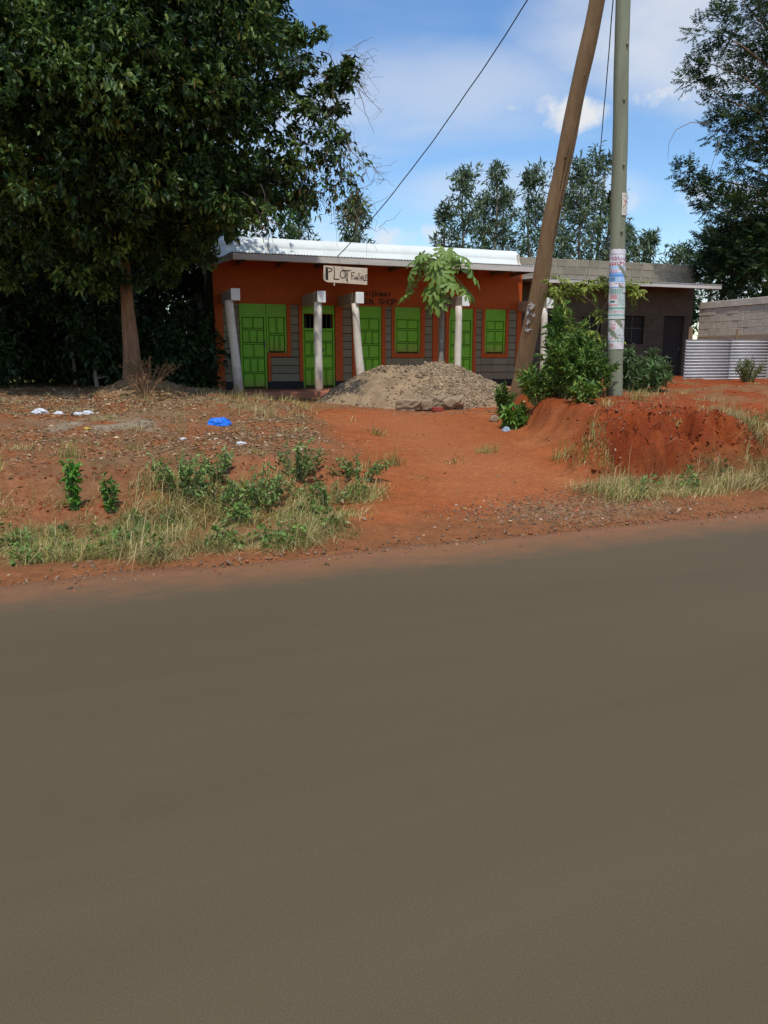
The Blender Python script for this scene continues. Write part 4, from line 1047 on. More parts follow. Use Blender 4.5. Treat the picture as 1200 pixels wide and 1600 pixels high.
# ------------------------------------------------------------------ papaya in front of the veranda
def palmate(scale, lobes=9):
    """one papaya leaf: deep toothed lobes radiating from the stalk, slightly drooping"""
    V = [(0, 0, 0)]; F = []
    for k in range(lobes):
        a = (k - (lobes - 1) / 2) * R(300 / lobes); L = scale * (1 - .33 * abs(k - (lobes - 1) / 2) / (lobes / 2)) ; 
        d = Vector((math.sin(a), math.cos(a), 0)); s = Vector((d.y, -d.x, 0)); w = L * .15
        def P(t, o, z): 
            q = d * L * t + s * o; return (q.x, q.y, z - .30 * L * t * t)
        b = len(V)
        V += [P(.30, -w * .7, .012 * scale), P(.30, w * .7, .012 * scale), P(.52, -w * 1.0, .02), P(.50, 0, -.01), P(.52, w * 1.0, .02), P(.60, -w * .65, .01), P(.60, w * .65, .01), P(.74, -w * 1.15, .0), P(.74, 0, -.012), P(.74, w * 1.15, .0), P(1.0, 0, 0), P(.28, 0, -.008)]
        F += [(0, b, b+11), (0, b+11, b+1), (b, b+2, b+3), (b, b+3, b+11), (b+1, b+3, b+4), (b+1, b+11, b+3), (b+2, b+5, b+3), (b+4, b+3, b+6), (b+5, b+8, b+3), (b+6, b+3, b+8), (b+5, b+7, b+8), (b+6, b+8, b+9), (b+7, b+10, b+8), (b+9, b+8, b+10)]
    return np.array(V), np.array(F)
PAX, PAY = 1.34, 18.75
paz = gz(PAX, PAY)
pap = empty('papaya_tree', (PAX, PAY, paz), 0, 'young papaya tree with large lobed leaves before the white column', 'tree')
M_papbark = mat('papaya_bark', (.24, .21, .17), .3, 12, .95, .5, 30)
ph = 3.50 - paz
MB().tube([(0.02 * math.sin(3 * t), 0, -.15 + t * (ph + .15)) for t in np.linspace(0, 1, 16)], [.072 - .03 * t + .006 * math.sin(60 * t) for t in np.linspace(0, 1, 16)], 12).build('trunk', M_papbark, pap, True)
lm = []
for sc in (.33, .38, .44):
    V, F = palmate(sc); vein = 1 + .0 * V[:, :1]
    col = np.tile(np.array([.125, .26, .034]), (len(V), 1)); col[::12] = (.27, .36, .10); col[0] = (.30, .40, .13)
    for b in range(1, len(V), 12): col[b + 3] = (.27, .36, .10); col[b + 8] = (.25, .34, .09); col[b + 11] = (.28, .38, .11)
    me = np_mesh('leaf', V, F, col); me.materials.append(M_leaf); lm.append(me)
M_stalk = mat('leaf_stalk', (.24, .26, .09), .1, 6, .6)
spec = [(-1.62, .60, .28, 1.05), (-1.2, .78, -.02, .95), (-1.75, .72, -.22, 1.0), (-.95, .55, .35, .9), (-.55, .42, -.38, 1.1), (-.15, .50, -.05, 1.1), (.35, .55, -.28, 1.1), (.75, .62, .30, .95), (1.2, .70, -.05, 1.05), (1.65, .66, .12, 1.0), (1.5, .62, -.42, 1.05), (.2, .35, .42, .9), (2.4, .55, .30, 1.0), (3.1, .6, .25, 1.0), (3.9, .6, .3, 1.0), (-.35, .45, .20, .95), (-2.2, .55, .35, .95), (-.35, .40, -.62, 1.0), (.95, .66, -.45, 1.0), (-1.45, .82, -.50, .95)]
for i, (a, out, dz, sc) in enumerate(spec):
    e = Vector((math.sin(a) * out, -math.cos(a) * out, ph + dz + .02)); b = Vector((0, 0, ph - .06 + .01 * i))
    mid = b.lerp(e, .55) + Vector((0, 0, .10))
    lf = link('leaf', lm[i % 3], None, pap)
    dirv = (e - mid).normalized()
    az = math.atan2(-math.sin(a), -math.cos(a))
    lf.location = e; lf.rotation_euler = (R(-52 + rng.normal(0, 12)) if abs(math.cos(a)) > -2 else 0, R(rng.normal(0, 14)), math.atan2(-e.x, e.y)); lf.scale = (sc, sc, sc)
    MB().tube([b, mid, e], [.013, .011, .008], 6).build('leaf_stalk', M_stalk, pap, True)
MB().tube([(.17, -.36, ph - .55), (.18, -.37, ph - .75), (.175, -.36, ph - .98)], [.02, .022, .004], 6).build('dry_leaf', mat('dead_leaf', (.16, .06, .035), .2, 8, .9), pap, True)

# ------------------------------------------------------------------ shrubs
def shrub(name, label, x, y, h, rad, stems, nleaf, L, W, cols, w=None, group=None, lean=(0, 0), upright=.7, cat='shrub', z0=None, bare=.15, mt=None):
    g0 = gz(x, y) if z0 is None else z0
    t = empty(name, (x, y, g0), 0, label, cat, group)
    m = MB(); lv = Leaves()
    for k in range(stems):
        a = rng.random() * 6.283; r_ = rad * math.sqrt(rng.random()); hh = h * (.55 + .45 * rng.random()) * (1 - .35 * (r_ / rad) ** 2)
        e = Vector((math.cos(a) * r_ + lean[0], math.sin(a) * r_ + lean[1], hh)); b = Vector((math.cos(a) * r_ * .25, math.sin(a) * r_ * .25, -.05))
        mid = b.lerp(e, .5) + Vector((0, 0, .12 * hh))
        pts = [b, b.lerp(mid, .5), mid, mid.lerp(e, .5), e]
        m.tube(pts, [.012, .010, .008, .006, .003], 5, False)
        arr = np.array([tuple(p) for p in pts])
        tt = bare + (1 - bare) * rng.random(nleaf) ** .8
        P = np.stack([np.interp(tt * 4, range(5), arr[:, i]) for i in range(3)], 1) + rng.normal(0, .015, (nleaf, 3))
        D = unit(rng.normal(0, .8, (nleaf, 3)) + np.array([math.cos(a) * .5, math.sin(a) * .5, upright]))
        N = unit(rng.normal(0, .5, (nleaf, 3)) + np.array([0, -.2, 1]))
        l = L * (.6 + .7 * rng.random(nleaf))
        lv.add(*leaf_arrays(P, D, N, l, W * l / L, palette(nleaf, cols, w or [1] * len(cols), .2), .15, .3))
    m.build('stem', M_drytwig if mt else M_greenstem, t); lv.build('foliage', mt or M_leaf, t)
    return t
DG = [(.085, .175, .028), (.125, .24, .042), (.20, .31, .065), (.055, .115, .022)]
BG = [(.14, .30, .04), (.19, .35, .06), (.10, .22, .035)]
YG = [(.24, .31, .045), (.30, .35, .07), (.17, .25, .04)]
PB = 'shrubs crowded round the pole foot'
shrub('shrub', 'wide dark green leafy bush left of the upright pole', 2.96, 12.55, 1.08, .48, 46, 42, .13, .032, DG, (3, 4, 2, 1.5), PB)
shrub('shrub', 'dense green bush at the foot of the brace pole', 2.52, 12.75, .70, .38, 34, 36, .12, .032, DG + YG[:1], (2, 4, 3, 1, 1.5), PB)
shrub('shrub', 'dark bush pressed against the upright pole', 3.30, 12.30, .92, .30, 26, 38, .12, .032, DG, (3, 3, 2, 2), PB)
shrub('shrub', 'bright green upright leafy sapling in front of the last white column', 2.90, 13.3, 1.72, .20, 14, 60, .12, .05, BG, None, PB)
shrub('shrub', 'yellow-green fine-leaved bush in the middle of the clump', 3.10, 12.9, 1.35, .42, 30, 55, .12, .030, YG + DG[:2], None, PB)
shrub('shrub', 'small broad-leaved plant at the left foot of the clump', 2.15, 12.75, .40, .20, 16, 22, .16, .045, BG, None, PB)
shrub('shrub', 'low leafy plant spilling over the red bank edge', 3.02, 11.75, .42, .26, 16, 26, .10, .045, DG + YG[:1], None, PB)
shrub('shrub', 'bushy plant left of the brace pole foot beside the gravel', 2.22, 14.3, .62, .20, 14, 26, .11, .04, DG, None, PB)
shrub('shrub', 'silvery green leafy shrub right of the upright pole', 4.35, 14.3, .95, .34, 20, 46, .15, .045, [(.10, .17, .06), (.07, .13, .04), (.15, .22, .09)], None, PB)
shrub('shrub', 'low spreading green plants before the dark doorway', 5.15, 15.6, .62, .55, 30, 34, .14, .042, [(.09, .18, .05), (.06, .13, .03), (.14, .21, .08)], None, PB)
shrub('shrub', 'taller leafy shrub beside the dark doorway', 5.75, 16.8, .85, .40, 20, 40, .14, .04, [(.07, .13, .04), (.12, .18, .07)], None, PB)
shrub('shrub', 'pale fine weed growing against the corrugated sheet', 8.75, 18.9, .62, .35, 34, 40, .07, .012, [(.16, .22, .07), (.22, .25, .10)], None, PB)
# sapling with a bent bare stem and long drooping leaves
sx, sy = 3.42, 13.0; s0 = gz(sx, sy)
sap = empty('sapling', (sx, sy, s0), 0, 'thin sapling with bent bare stem and long yellow-green leaf sprays', 'tree')
def sp(x, z, y=13.0): return Vector((x - sx, y - sy, z - s0))
m = MB()
m.tube([sp(3.42, s0 - .05), sp(3.40, 1.5), sp(3.46, 1.9), sp(3.55, 2.28)], [.02, .017, .015, .012], 7)
m.tube([sp(3.55, 2.28), sp(3.40, 2.42), sp(3.20, 2.58), sp(2.95, 2.72), sp(2.70, 2.72)], [.013, .011, .009, .006, .003], 6)
m.tube([sp(3.52, 2.25), sp(3.62, 2.5, 12.9), sp(3.85, 2.75, 12.85), sp(4.15, 2.68, 12.85)], [.012, .010, .007, .003], 6)
m.build('stem', M_palebark, sap, True)
lv = Leaves()
tips = [(2.72, 2.70), (2.9, 2.78), (3.05, 2.72), (3.2, 2.66), (3.35, 2.72), (3.45, 2.85), (3.62, 2.8), (3.85, 2.78), (4.05, 2.72), (4.15, 2.62), (3.5, 2.35), (3.62, 2.15), (3.4, 2.0), (2.8, 2.62), (3.0, 2.6), (3.3, 2.80), (3.95, 2.65), (3.45, 1.75), (3.6, 1.9)]
for (x, z) in tips:
    c = np.array(sp(x, z, 12.9 + rng.normal(0, .12)))
    for q in range(4):
        ax = unit(np.array([[rng.normal(0, 1), rng.normal(-.2, .6), rng.normal(.1, .3)]]))[0]; k = 9
        t = np.linspace(.1, 1, k)
        B = c + ax[None] * (t * .26)[:, None] + np.array([0, 0, -1]) * (t ** 2 * .10)[:, None]
        for sg in (-1, 1):
            sd = np.cross(ax, [0, 0, 1.0]) * sg
            lv.add(*leaf_arrays(B, unit(np.tile(sd + .5 * ax + np.array([0, 0, -.45]), (k, 1)) + rng.normal(0, .2, (k, 3))), np.tile(np.array([0, -.2, 1.0]), (k, 1)) + rng.normal(0, .2, (k, 3)), .10, .028, palette(k, YG, (2, 2, 2), .2)))
lv.build('foliage', M_leaf, sap)

# dead brown plant on the earth mound and weeds by the ditch
DR = [(.30, .17, .075), (.36, .21, .09), (.22, .12, .055)]
shrub('dead_plant', 'dry brown dead plant standing on the earth mound', -4.45, 14.6, .62, .42, 24, 9, .07, .02, DR, None, None, (0, 0), .5, 'plant', mt=M_leafdry)
shrub('dead_plant', 'low brittle brown weeds at the foot of the big trunk', -4.75, 16.0, .50, .65, 30, 14, .08, .025, DR, None, None, (0, 0), .5, 'plant', mt=M_leafdry)
RB = 'green bushes growing in the roadside ditch'
for (x, y, h, r_, n, lab) in ((-2.05, 7.72, .46, .34, 24, 'leafy green bush at the left end of the ditch growth'), (-1.66, 7.62, .36, .34, 22, 'low leafy bush second from the left along the ditch'), (-1.25, 7.80, .40, .36, 24, 'leafy bush in the middle of the ditch growth'),
                             (-.98, 8.45, .46, .30, 20, 'taller leafy bush standing against the red ditch bank'), (-.30, 8.60, .30, .32, 16, 'small greyish weed clump by the dirt driveway'), (-.62, 8.02, .28, .30, 16, 'low weed at the right end of the ditch grass'), (-1.75, 8.15, .40, .28, 16, 'leafy bush behind the left end of the ditch growth')):
    shrub('ditch_bush', lab, x, y, h, r_ * 1.15, n, 26, .050, .026, [(.17, .27, .06), (.23, .33, .09), (.12, .20, .05), (.34, .29, .13)], (3, 3, 2, 1.6), RB, upright=.15, bare=.05)
shrub('tall_weed', 'tall bright green weed standing in the left roadside grass', -2.98, 7.25, .62, .06, 4, 60, .07, .036, [(.14, .33, .04), (.10, .26, .03)], None, None, (0, 0), .2, 'plant', bare=.05)
shrub('tall_weed', 'shorter green weed beside the tall bright one', -2.62, 7.3, .40, .08, 5, 34, .06, .03, [(.12, .25, .04), (.09, .18, .03)], None, None, (0, 0), .3, 'plant')

# ------------------------------------------------------------------ gravel heap with stones
HX, HY = .74, 17.3
hz0 = gz(HX, HY) - .06
heap = empty('gravel_heap', (HX, HY, hz0), R(6), 'broad heap of crushed stone and sand blocking the shop front', 'heap')
def heap_h(x, y):
    ex = np.where(x > 0, x / 2.4, x / 2.35); ey = np.where(y > 0, y / 1.25, y / 1.75)
    r_ = np.sqrt(ex ** 2 + ey ** 2)
    h = .98 * np.clip(1 - r_ ** 1.55, 0, 1) ** .92
    h = np.minimum(h, .80 + .03 * np.sin(x * 1.7))
    return h + (fbm(x * 1.7 + 3, y * 1.7, 81, 4) * .16 + fbm(x * 9, y * 9, 85, 2) * .03) * np.clip(1.15 - r_, 0, 1) - .02
hx = np.linspace(-2.6, 2.7, 150); hy = np.linspace(-2.0, 1.5, 100)
A, B = np.meshgrid(hx, hy); A = A.ravel(); B = B.ravel(); Hh = heap_h(A, B)
Hh = Hh - .10 * ((np.sqrt((A / 2.4) ** 2 + (B / 1.7) ** 2)) > 1.05)
nx_ = len(hx); ii = np.arange((len(hy) - 1) * nx_).reshape(-1, nx_)[:, :-1].ravel()
sand = np.clip(np.tile(np.array([.285, .20, .118]), (len(A), 1)) * (1 + fbm(A * 4, B * 4, 87, 3)[:, None] * .5), .02, .8)
link('sand_body', np_mesh('sand_body', np.stack([A, B, Hh], 1), np.stack([ii, ii + 1, ii + nx_ + 1, ii + nx_], 1), sand, True), mat('crushed_sand', (1, 1, 1), .25, 40, .95, .6, 80, attr=True, spec=.1), heap)
M_stone = mat('crushed_stone', (1, 1, 1), .22, 25, .9, .4, 60, attr=True, spec=.2)
ICO = bmesh.new(); bmesh.ops.create_icosphere(ICO, subdivisions=1, radius=1)
ICO_V = np.array([v.co[:] for v in ICO.verts]); ICO_F = np.array([[v.index for v in f.verts] for f in ICO.faces]); ICO.free()
def stones(P, size, cols, w):
    """angular chips, each a squashed and jittered twenty-sided lump"""
    n = len(P); k = len(ICO_V)
    S = size[:, None, None] * (.6 + .8 * rng.random((n, 1, 3))) * np.array([1, 1, .7])
    V = ICO_V[None] * (1 + rng.normal(0, .22, (n, k, 1))) * S
    a = rng.random(n) * 6.283; c, s = np.cos(a)[:, None], np.sin(a)[:, None]
    x, y = V[..., 0] * c - V[..., 1] * s, V[..., 0] * s + V[..., 1] * c
    tl = rng.normal(0, .5, (n, 1)); z = V[..., 2] + x * tl
    V = np.stack([x, y, z], 2) + P[:, None, :]
    F = (ICO_F[None] + (np.arange(n) * k)[:, None, None]).reshape(-1, 3)
    return V.reshape(-1, 3), F, np.repeat(palette(n, cols, w, .22), k, 0)
SC = [(.27, .195, .118), (.32, .235, .145), (.22, .158, .095), (.37, .285, .18), (.15, .108, .066)]
n = 11000
q = rng.random((n * 3, 2)) * np.array([4.9, 3.1]) - np.array([2.4, 1.9])
dens = np.clip(.45 + 1.3 * fbm(q[:, 0] * 1.1, q[:, 1] * 1.1, 91, 3) + .35 * (q[:, 0] > -.9) - .25 * (q[:, 0] < -1.2), .04, 1)
hh_ = heap_h(q[:, 0], q[:, 1]); q = q[(rng.random(len(q)) < dens) & (hh_ > -.01) & (q[:, 1] < .5)][:n]
P = np.stack([q[:, 0], q[:, 1], heap_h(q[:, 0], q[:, 1]) - .003], 1)
v, f, c = stones(P, .009 + .024 * rng.random(len(P)) ** 3 + .022 * (rng.random(len(P)) < .05), SC, (3, 3, 2, 1.6, 1.2))
tag(link('loose_stones', np_mesh('loose_stones', v, f, c), M_stone, heap), kind='stuff')
# large stones at the foot of the heap
def lump(name, label, x, y, z, sx_, sy_, sz_, material, cat, group=None, seed_=0, sub=3, rough=.26, rz=0.0):
    b = bmesh.new(); bmesh.ops.create_icosphere(b, subdivisions=sub, radius=1)
    g = np.random.default_rng(seed_); ph_ = g.random(6) * 6
    for v in b.verts:
        p = v.co; k = 1 + rough * (math.sin(3 * p.x + ph_[0]) + math.sin(4 * p.y + ph_[1]) + math.sin(3.5 * p.z + ph_[2])) * .5 + g.normal(0, rough * .35)
        v.co = Vector((max(-.92, min(.92, p.x * k)) * sx_ + .12 * sx_ * p.z, max(-.9, min(.9, p.y * k)) * sy_, max(-.75, min(.80 + .18 * p.x, p.z * k)) * sz_))
    me = bpy.data.meshes.new(name); b.to_mesh(me); b.free()
    return tag(link(name, me, material, None, (x, y, z), rz), label, cat, group)
M_boulder = mat('rubble_stone', (.30, .225, .14), .18, 12, .95, .6, 40, stain=(.24, .17, .11), stain_scale=5, stain_amt=.5)
bs = [(.34, .24, .16, 'grey rubble stone leftmost at the foot of the gravel heap'), (.22, .18, .15, 'small rubble stone wedged second along the heap foot'), (.30, .2, .16, 'flat-topped rubble stone above the red brick'), (.30, .24, .19, 'pale rubble stone rightmost at the heap foot')]
for i, ((a, b_, c_, lab), x, y) in enumerate(zip(bs, (.48, .80, 1.04, 1.38), (15.52, 15.58, 15.70, 15.68))):
    lump('rubble_stone', lab, x, y, gz(x, y) + .12 + (.05 if i == 2 else 0), a * .8, b_ * .8, c_ * .95, M_boulder, 'stone', 'rubble stones at the foot of the gravel heap', 40 + i)
lump('rubble_stone', 'pale stone at the right end of the gravel heap', 2.5, 16.5, gz(2.5, 16.5) + .16, .14, .12, .15, M_boulder, 'stone', 'rubble stones at the foot of the gravel heap', 47)
lump('rubble_stone', 'small pale stone beside the bush left of the brace', 1.93, 13.6, gz(1.93, 13.6) + .05, .085, .08, .075, M_boulder, 'stone', 'rubble stones at the foot of the gravel heap', 49)
brk = bevel(MB().box(-.11, .11, -.055, .055, -.04, .04).build('brick', mat('red_brick', (.30, .05, .035), .2, 10, .9, .4, 50), None, loc=(1.06, 15.42, gz(1.06, 15.42) + .05), rz=.3), .008)
tag(brk, 'red brick under the rubble stones at the heap foot', 'brick')

# ------------------------------------------------------------------ litter
M_bluebag = mat('blue_plastic', (.015, .17, .72), .2, 14, .4, .3, 30)
M_whitebag = mat('white_plastic', (.62, .64, .66), .15, 14, .4, .4, 30)
def crumple(name, label, x, y, sx_, sy_, sz_, material, seed_, group=None, cat='litter', rz=0.0):
    b = bmesh.new(); bmesh.ops.create_icosphere(b, subdivisions=4, radius=1)
    g = np.random.default_rng(seed_); K = g.normal(0, 1, (14, 3)) * np.linspace(1.5, 7, 14)[:, None]; ph_ = g.random(14) * 6.28
    for v in b.verts:
        p = np.array(v.co); k = .30 + sum((.20 / (1 + .16 * i)) * abs(math.sin(K[i] @ p + ph_[i])) for i in range(14)) * .62
        v.co = Vector((p[0] * k * sx_, p[1] * k * sy_, max(-.12, p[2] * k) * sz_))
    me = bpy.data.meshes.new(name); b.to_mesh(me); b.free()
    return tag(link(name, me, material, None, (x, y, gz(x, y) + .005), rz), label, cat, group)
def at_ground(px_, Y): return px_
crumple('plastic_bag', 'crumpled bright blue plastic bag lying on the waste ground', -2.42, 11.45, .18, .10, .12, M_bluebag, 1, rz=.25)
WB = 'white plastic scraps on the waste ground'
for i, (x, y, s, lab) in enumerate(((-5.45, 12.35, .14, 'large white plastic scrap at the far left of the leaf litter'), (-5.15, 12.3, .09, 'white plastic scrap beside the largest one'), (-4.85, 12.35, .08, 'pale plastic scrap between the two white heaps'), (-4.68, 12.3, .10, 'white plastic scrap at the right of the leaf litter'),
                                  (-2.62, 10.1, .045, 'small white cup-like scrap below the blue bag'), (-1.82, 9.85, .075, 'white plastic scrap on the slope above the ditch bushes'))):
    crumple('plastic_scrap', lab, x, y, s, s * .7, s * .55, M_whitebag, 10 + i, WB)
crumple('plastic_bottle', 'crushed bluish plastic bottle at the bush foot beside the driveway', 1.98, 12.55, .07, .05, .07, mat('bluish_plastic', (.32, .42, .52), .25, 20, .3), 30)
crumple('yellow_peel', 'yellow scrap of peel on the trodden earth', -4.15, 10.85, .055, .04, .03, mat('yellow_peel', (.50, .36, .06), .2, 10, .6), 31)

# ------------------------------------------------------------------ ground litter, chips and grass
def scatter(n, test, box):
    out = []
    while sum(len(o) for o in out) < n:
        p = rng.random((n * 2, 2)) * np.array([box[1] - box[0], box[3] - box[2]]) + np.array([box[0], box[2]])
        out.append(p[rng.random(len(p)) < test(p[:, 0], p[:, 1])])
    return np.concatenate(out)[:n]
def litter_density(x, y):
    s, d, a, b = weights(x, y)
    n_ = fbm(x * .9, y * .9, 101, 3)
    core = a * sstep(1.8, 3.2, d) * np.clip(.18 + n_ * .8, 0, 1)
    heap_ = a * sstep(6.6, 8.2, d) * (1 - sstep(11.0, 12, d)) * (x < -3.2) * .95
    mid_ = np.exp(-(((x + 1.9) / 1.0) ** 2 + ((y - 10.2) / .9) ** 2)) * .8
    bare = np.exp(-(((x + 4.75) / .8) ** 2 + ((y - 15.4) / .8) ** 2)) 
    rt_ = b * sstep(2.6, 4, d) * np.clip(n_ * 1.2, 0, 1) * .3
    dr = (1 - a) * (1 - b) * .005 * (d > .1)
    return np.clip((core + heap_ + mid_) * (1 - bare * .9) + rt_ + dr, 0, 1)
p = scatter(25000, litter_density, (-9, 11, 6.2, 18.5)); n = len(p)
P = np.stack([p[:, 0], p[:, 1], terrain(p[:, 0], p[:, 1]) + .008], 1)
a = rng.random(n) * 6.283
D = unit(np.stack([np.cos(a), np.sin(a), rng.normal(.05, .22, n)], 1)); N = unit(rng.normal(0, .35, (n, 3)) + np.array([0, 0, 1]))
lv = Leaves(); l = .028 + .055 * rng.random(n) ** 2
lv.add(*leaf_arrays(P, D, N, l, l * .45, palette(n, [(.36, .25, .14), (.29, .185, .10), (.45, .35, .22), (.21, .125, .065), (.52, .46, .36), (.38, .25, .08)], (4, 4, 2.4, 2, .6, .5), .2), .25, .05))
tag(lv.build('fallen_leaves', M_leafdry), 'dry fallen leaves and scraps strewn over the waste ground', 'leaf litter', kind='stuff')

def chip_density(x, y):
    s, d, a, b = weights(x, y)
    patch = np.exp(-(((s - 2.5) / 1.3) ** 2 + ((d - .75) / .55) ** 2) ** 1.5)
    edge_ = np.exp(-((d - .02) / .22) ** 2) * .28
    foot = np.exp(-(((x - .3) / 2.0) ** 2 + ((y - 15.3) / .45) ** 2)) * .5
    clod = b * sstep(1.5, 1.8, d) * (1 - sstep(3, 4, d)) * .12
    return np.clip(patch + edge_ + foot + clod + .004 * (d > .1) * (d < 12), 0, 1) * (d > -.6)
p = scatter(7500, chip_density, (-6, 9, 5, 16.5)); n = len(p)
s__, d__, a__, b__ = weights(p[:, 0], p[:, 1])
v, f, c = stones(np.stack([p[:, 0], p[:, 1], np.maximum(terrain(p[:, 0], p[:, 1]), -.001) + .002], 1), .006 + .013 * rng.random(n) ** 2.5 + .012 * (rng.random(n) < .03), [(.23, .135, .075), (.29, .19, .115), (.16, .095, .055), (.36, .27, .185), (.28, .10, .045)], (3, 2.0, 2.5, .35, 2.5))
tag(link('loose_chips', np_mesh('loose_chips', v, f, c), M_stone), 'small stone chips spilled along the road shoulder', 'gravel', kind='stuff')

def blades(p, h, wd, cols, w, lean=.45, tuft=None):
    n = len(p)
    z = terrain(p[:, 0], p[:, 1]) - .01
    B = np.stack([p[:, 0], p[:, 1], z], 1)
    flow = fbm(p[:, 0] * 1.7, p[:, 1] * 1.7, 141, 2) * 9
    a = flow + rng.normal(0, 1.3, n); ld = np.stack([np.cos(a), np.sin(a), np.zeros(n)], 1)
    vig = np.clip(.85 + fbm(p[:, 0] * 2.6, p[:, 1] * 2.6, 145, 3) * 2.0, .22, 1.8)
    H = (h * vig * (.4 + .9 * rng.random(n)))[:, None]; le = np.abs(rng.normal(lean, .65, n))[:, None]
    sd = np.stack([-np.sin(a + .6), np.cos(a + .6), np.zeros(n)], 1) * (wd * (.6 + .8 * rng.random(n)))[:, None]
    up = np.array([[0, 0, 1.0]])
    m1 = B + up * H * np.clip(.6 - le * .1, .2, .6) + ld * H * le * .25; t_ = B + up * H * np.clip(1.05 - le * .55, .08, 1.1) + ld * H * le * .95
    V = np.stack([B - sd * .5, B + sd * .5, m1 - sd * .42, m1 + sd * .42, t_], 1).reshape(-1, 3)
    b = np.arange(n)[:, None] * 5
    F = np.concatenate([b + np.array([[0, 1, 3]]), b + np.array([[0, 3, 2]]), b + np.array([[2, 3, 4]])])
    col = palette(n, cols, w, .2); gr = np.clip(.5 + fbm(p[:, 0] * 1.4, p[:, 1] * 1.4, 149, 3) * 1.6, 0, 1)[:, None]
    col = col * (.8 + .25 * gr) - gr * np.array([[.03, .0, .015]])
    return V, F, np.repeat(np.clip(col, .01, .8), 5, 0)
STRAW = [(.52, .39, .18), (.42, .30, .13), (.60, .48, .26), (.24, .25, .065), (.17, .21, .05), (.33, .28, .095)]
def left_grass(x, y):
    s, d, a, b = weights(x, y); n_ = fbm(x * 1.5, y * 1.5, 121, 3)
    return np.clip(a * sstep(.22, .5, d + n_ * .25) * (1 - sstep(1.5, 2.5, d + n_ * 1.0)) * (.42 + n_ * 2.0), 0, 1) * (s < .9)
def right_grass(x, y):
    s, d, a, b = weights(x, y); n_ = fbm(x * 1.5, y * 1.5, 127, 3); w2 = sstep(5.6, 7.2, s)
    return np.clip(sstep(2.6, 3.4, s) * sstep(.62, .95, d + n_ * .2) * (1 - sstep(1.45 + w2 * 1.2, 1.8 + w2 * 2.0, d + n_ * .6)) * (.7 + n_), 0, 1) * (s > 2.6)
def tuft_density(x, y):
    s, d, a, b = weights(x, y); n_ = fbm(x * 2.2, y * 2.2, 131, 3)
    return np.clip((a + b) * sstep(2.0, 3, d) * (1 - sstep(11, 13, d)) * sstep(.22, .42, n_) , 0, 1) * .8 + .5 * np.exp(-(((x + 2.6) / 1.1) ** 2 + ((y - 14.6) / 1.2) ** 2)) * (d < 11.3)
def clustered(p, k, r_):
    q = np.repeat(p, k, 0); return q + rng.normal(0, r_, q.shape)
lv = Leaves()
LB = (-8.5, 1.5, 4.5, 9.4)
lv.add(*blades(clustered(scatter(5000, left_grass, LB), 11, .05), .13, .0045, STRAW, (3, 3, 1.4, 3.2, 3.0, 3), 1.1))
lv.add(*blades(clustered(scatter(900, left_grass, LB), 9, .07), .17, .005, STRAW, (4, 3, 4, .5, .2, 1), 1.9))
lv.add(*blades(clustered(scatter(800, left_grass, LB), 9, .05), .22, .0045, STRAW, (4, 3, 3, 1.8, 1.2, 2), .8))
lv.add(*blades(clustered(scatter(160, left_grass, LB), 4, .05), .33, .004, STRAW, (4, 2, 5, .8, .5, 1), .6))
tag(lv.build('roadside_grass', M_leafdry), 'dry straw-coloured grass along the left road verge', 'grass', kind='stuff')
lv = Leaves()
RBX = (2.0, 12.5, 7.0, 14)
lv.add(*blades(clustered(scatter(3800, right_grass, RBX), 11, .055), .16, .005, STRAW, (3.5, 3, 2, 2.6, 2.2, 2.8), 1.1))
lv.add(*blades(clustered(scatter(900, right_grass, RBX), 9, .07), .18, .005, STRAW, (4, 3, 4, .5, .2, 1), 1.9))
lv.add(*blades(clustered(scatter(900, right_grass, RBX), 9, .05), .24, .005, STRAW, (4, 3, 3, 1.6, 1, 2), .8))
lv.add(*blades(clustered(scatter(200, right_grass, RBX), 4, .05), .38, .0045, STRAW, (4, 2, 5, .8, .5, 1), .6))
tag(lv.build('roadside_grass', M_leafdry), 'dry straw-coloured grass below the red bank on the right', 'grass', kind='stuff')
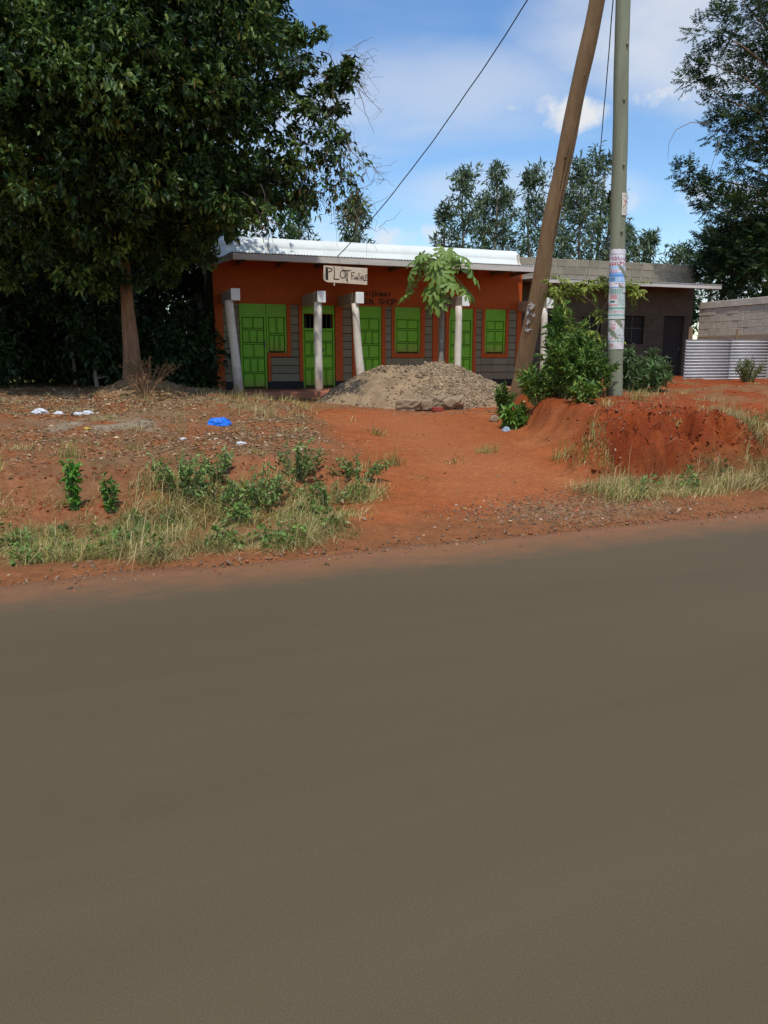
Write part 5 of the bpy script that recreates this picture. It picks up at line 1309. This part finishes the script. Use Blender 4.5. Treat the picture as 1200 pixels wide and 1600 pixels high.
# small broad-leaved weeds among the grass
lv = Leaves()
for fn, bx, k in ((left_grass, LB, 170), (right_grass, RBX, 60)):
    for q in scatter(k, fn, bx):
        c_ = np.array([q[0], q[1], gz(q[0], q[1]) + .05 + .10 * rng.random()])
        crown_leaves(lv, c_, .05 + .07 * rng.random(), 7, 5, .045, .026, [(.14, .24, .05), (.20, .30, .07), (.10, .17, .04), (.33, .27, .11)], (3, 2, 2, 1), 0, .2)
tag(lv.build('verge_weeds', M_leaf), 'small green weeds mixed into the verge grass', 'weeds', kind='stuff')
# red clods fallen from the cut bank
def clod_density(x, y):
    s, d, a, b = weights(x, y)
    return np.clip(b * sstep(1.45, 1.8, d) * (1 - sstep(2.8, 3.8, d)) * (1 - sstep(5.4, 6.6, s) * .8) + a * sstep(1.7, 2.1, d) * (1 - sstep(2.7, 3.2, d)) * .35, 0, 1)
p = scatter(2200, clod_density, (-8, 9, 5, 13)); n = len(p)
v, f, c = stones(np.stack([p[:, 0], p[:, 1], terrain(p[:, 0], p[:, 1]) + .0], 1), (.008 + .020 * rng.random(n) ** 3), [(.23, .050, .016), (.19, .040, .013), (.27, .064, .021)], (3, 2, 2))
tag(link('earth_clods', np_mesh('earth_clods', v, f, c), M_stone), 'crumbled red clods on the cut earth banks', 'earth', kind='stuff')
lv = Leaves()
p = clustered(scatter(800, tuft_density, (-9, 11, 7, 18)), 12, .05)
lv.add(*blades(p, .13, .006, STRAW, (4, 3, 2, 1.6, 1.2, 2), .6))
p = clustered(np.array([(-2.35, 7.9), (-2.2, 8.0), (-2.4, 7.75), (-3.4, 8.4), (-4.2, 8.0), (-1.5, 9.0), (-3.0, 9.3), (-.2, 9.2), (.1, 9.6), (.45, 9.0), (2.35, 10.2), (2.55, 9.6), (2.5, 9.5), (2.7, 9.35), (3.9, 12.0), (.85, 9.9), (1.45, 10.9), (5.2, 11.5), (-.1, 12.0)]), 90, .085)
lv.add(*blades(p, .16, .006, STRAW, (2, 2, 1, 3, 3, 3), .6))
tag(lv.build('grass_tufts', M_leafdry), 'scattered low tufts of half-dry grass on bare earth', 'grass', kind='stuff')
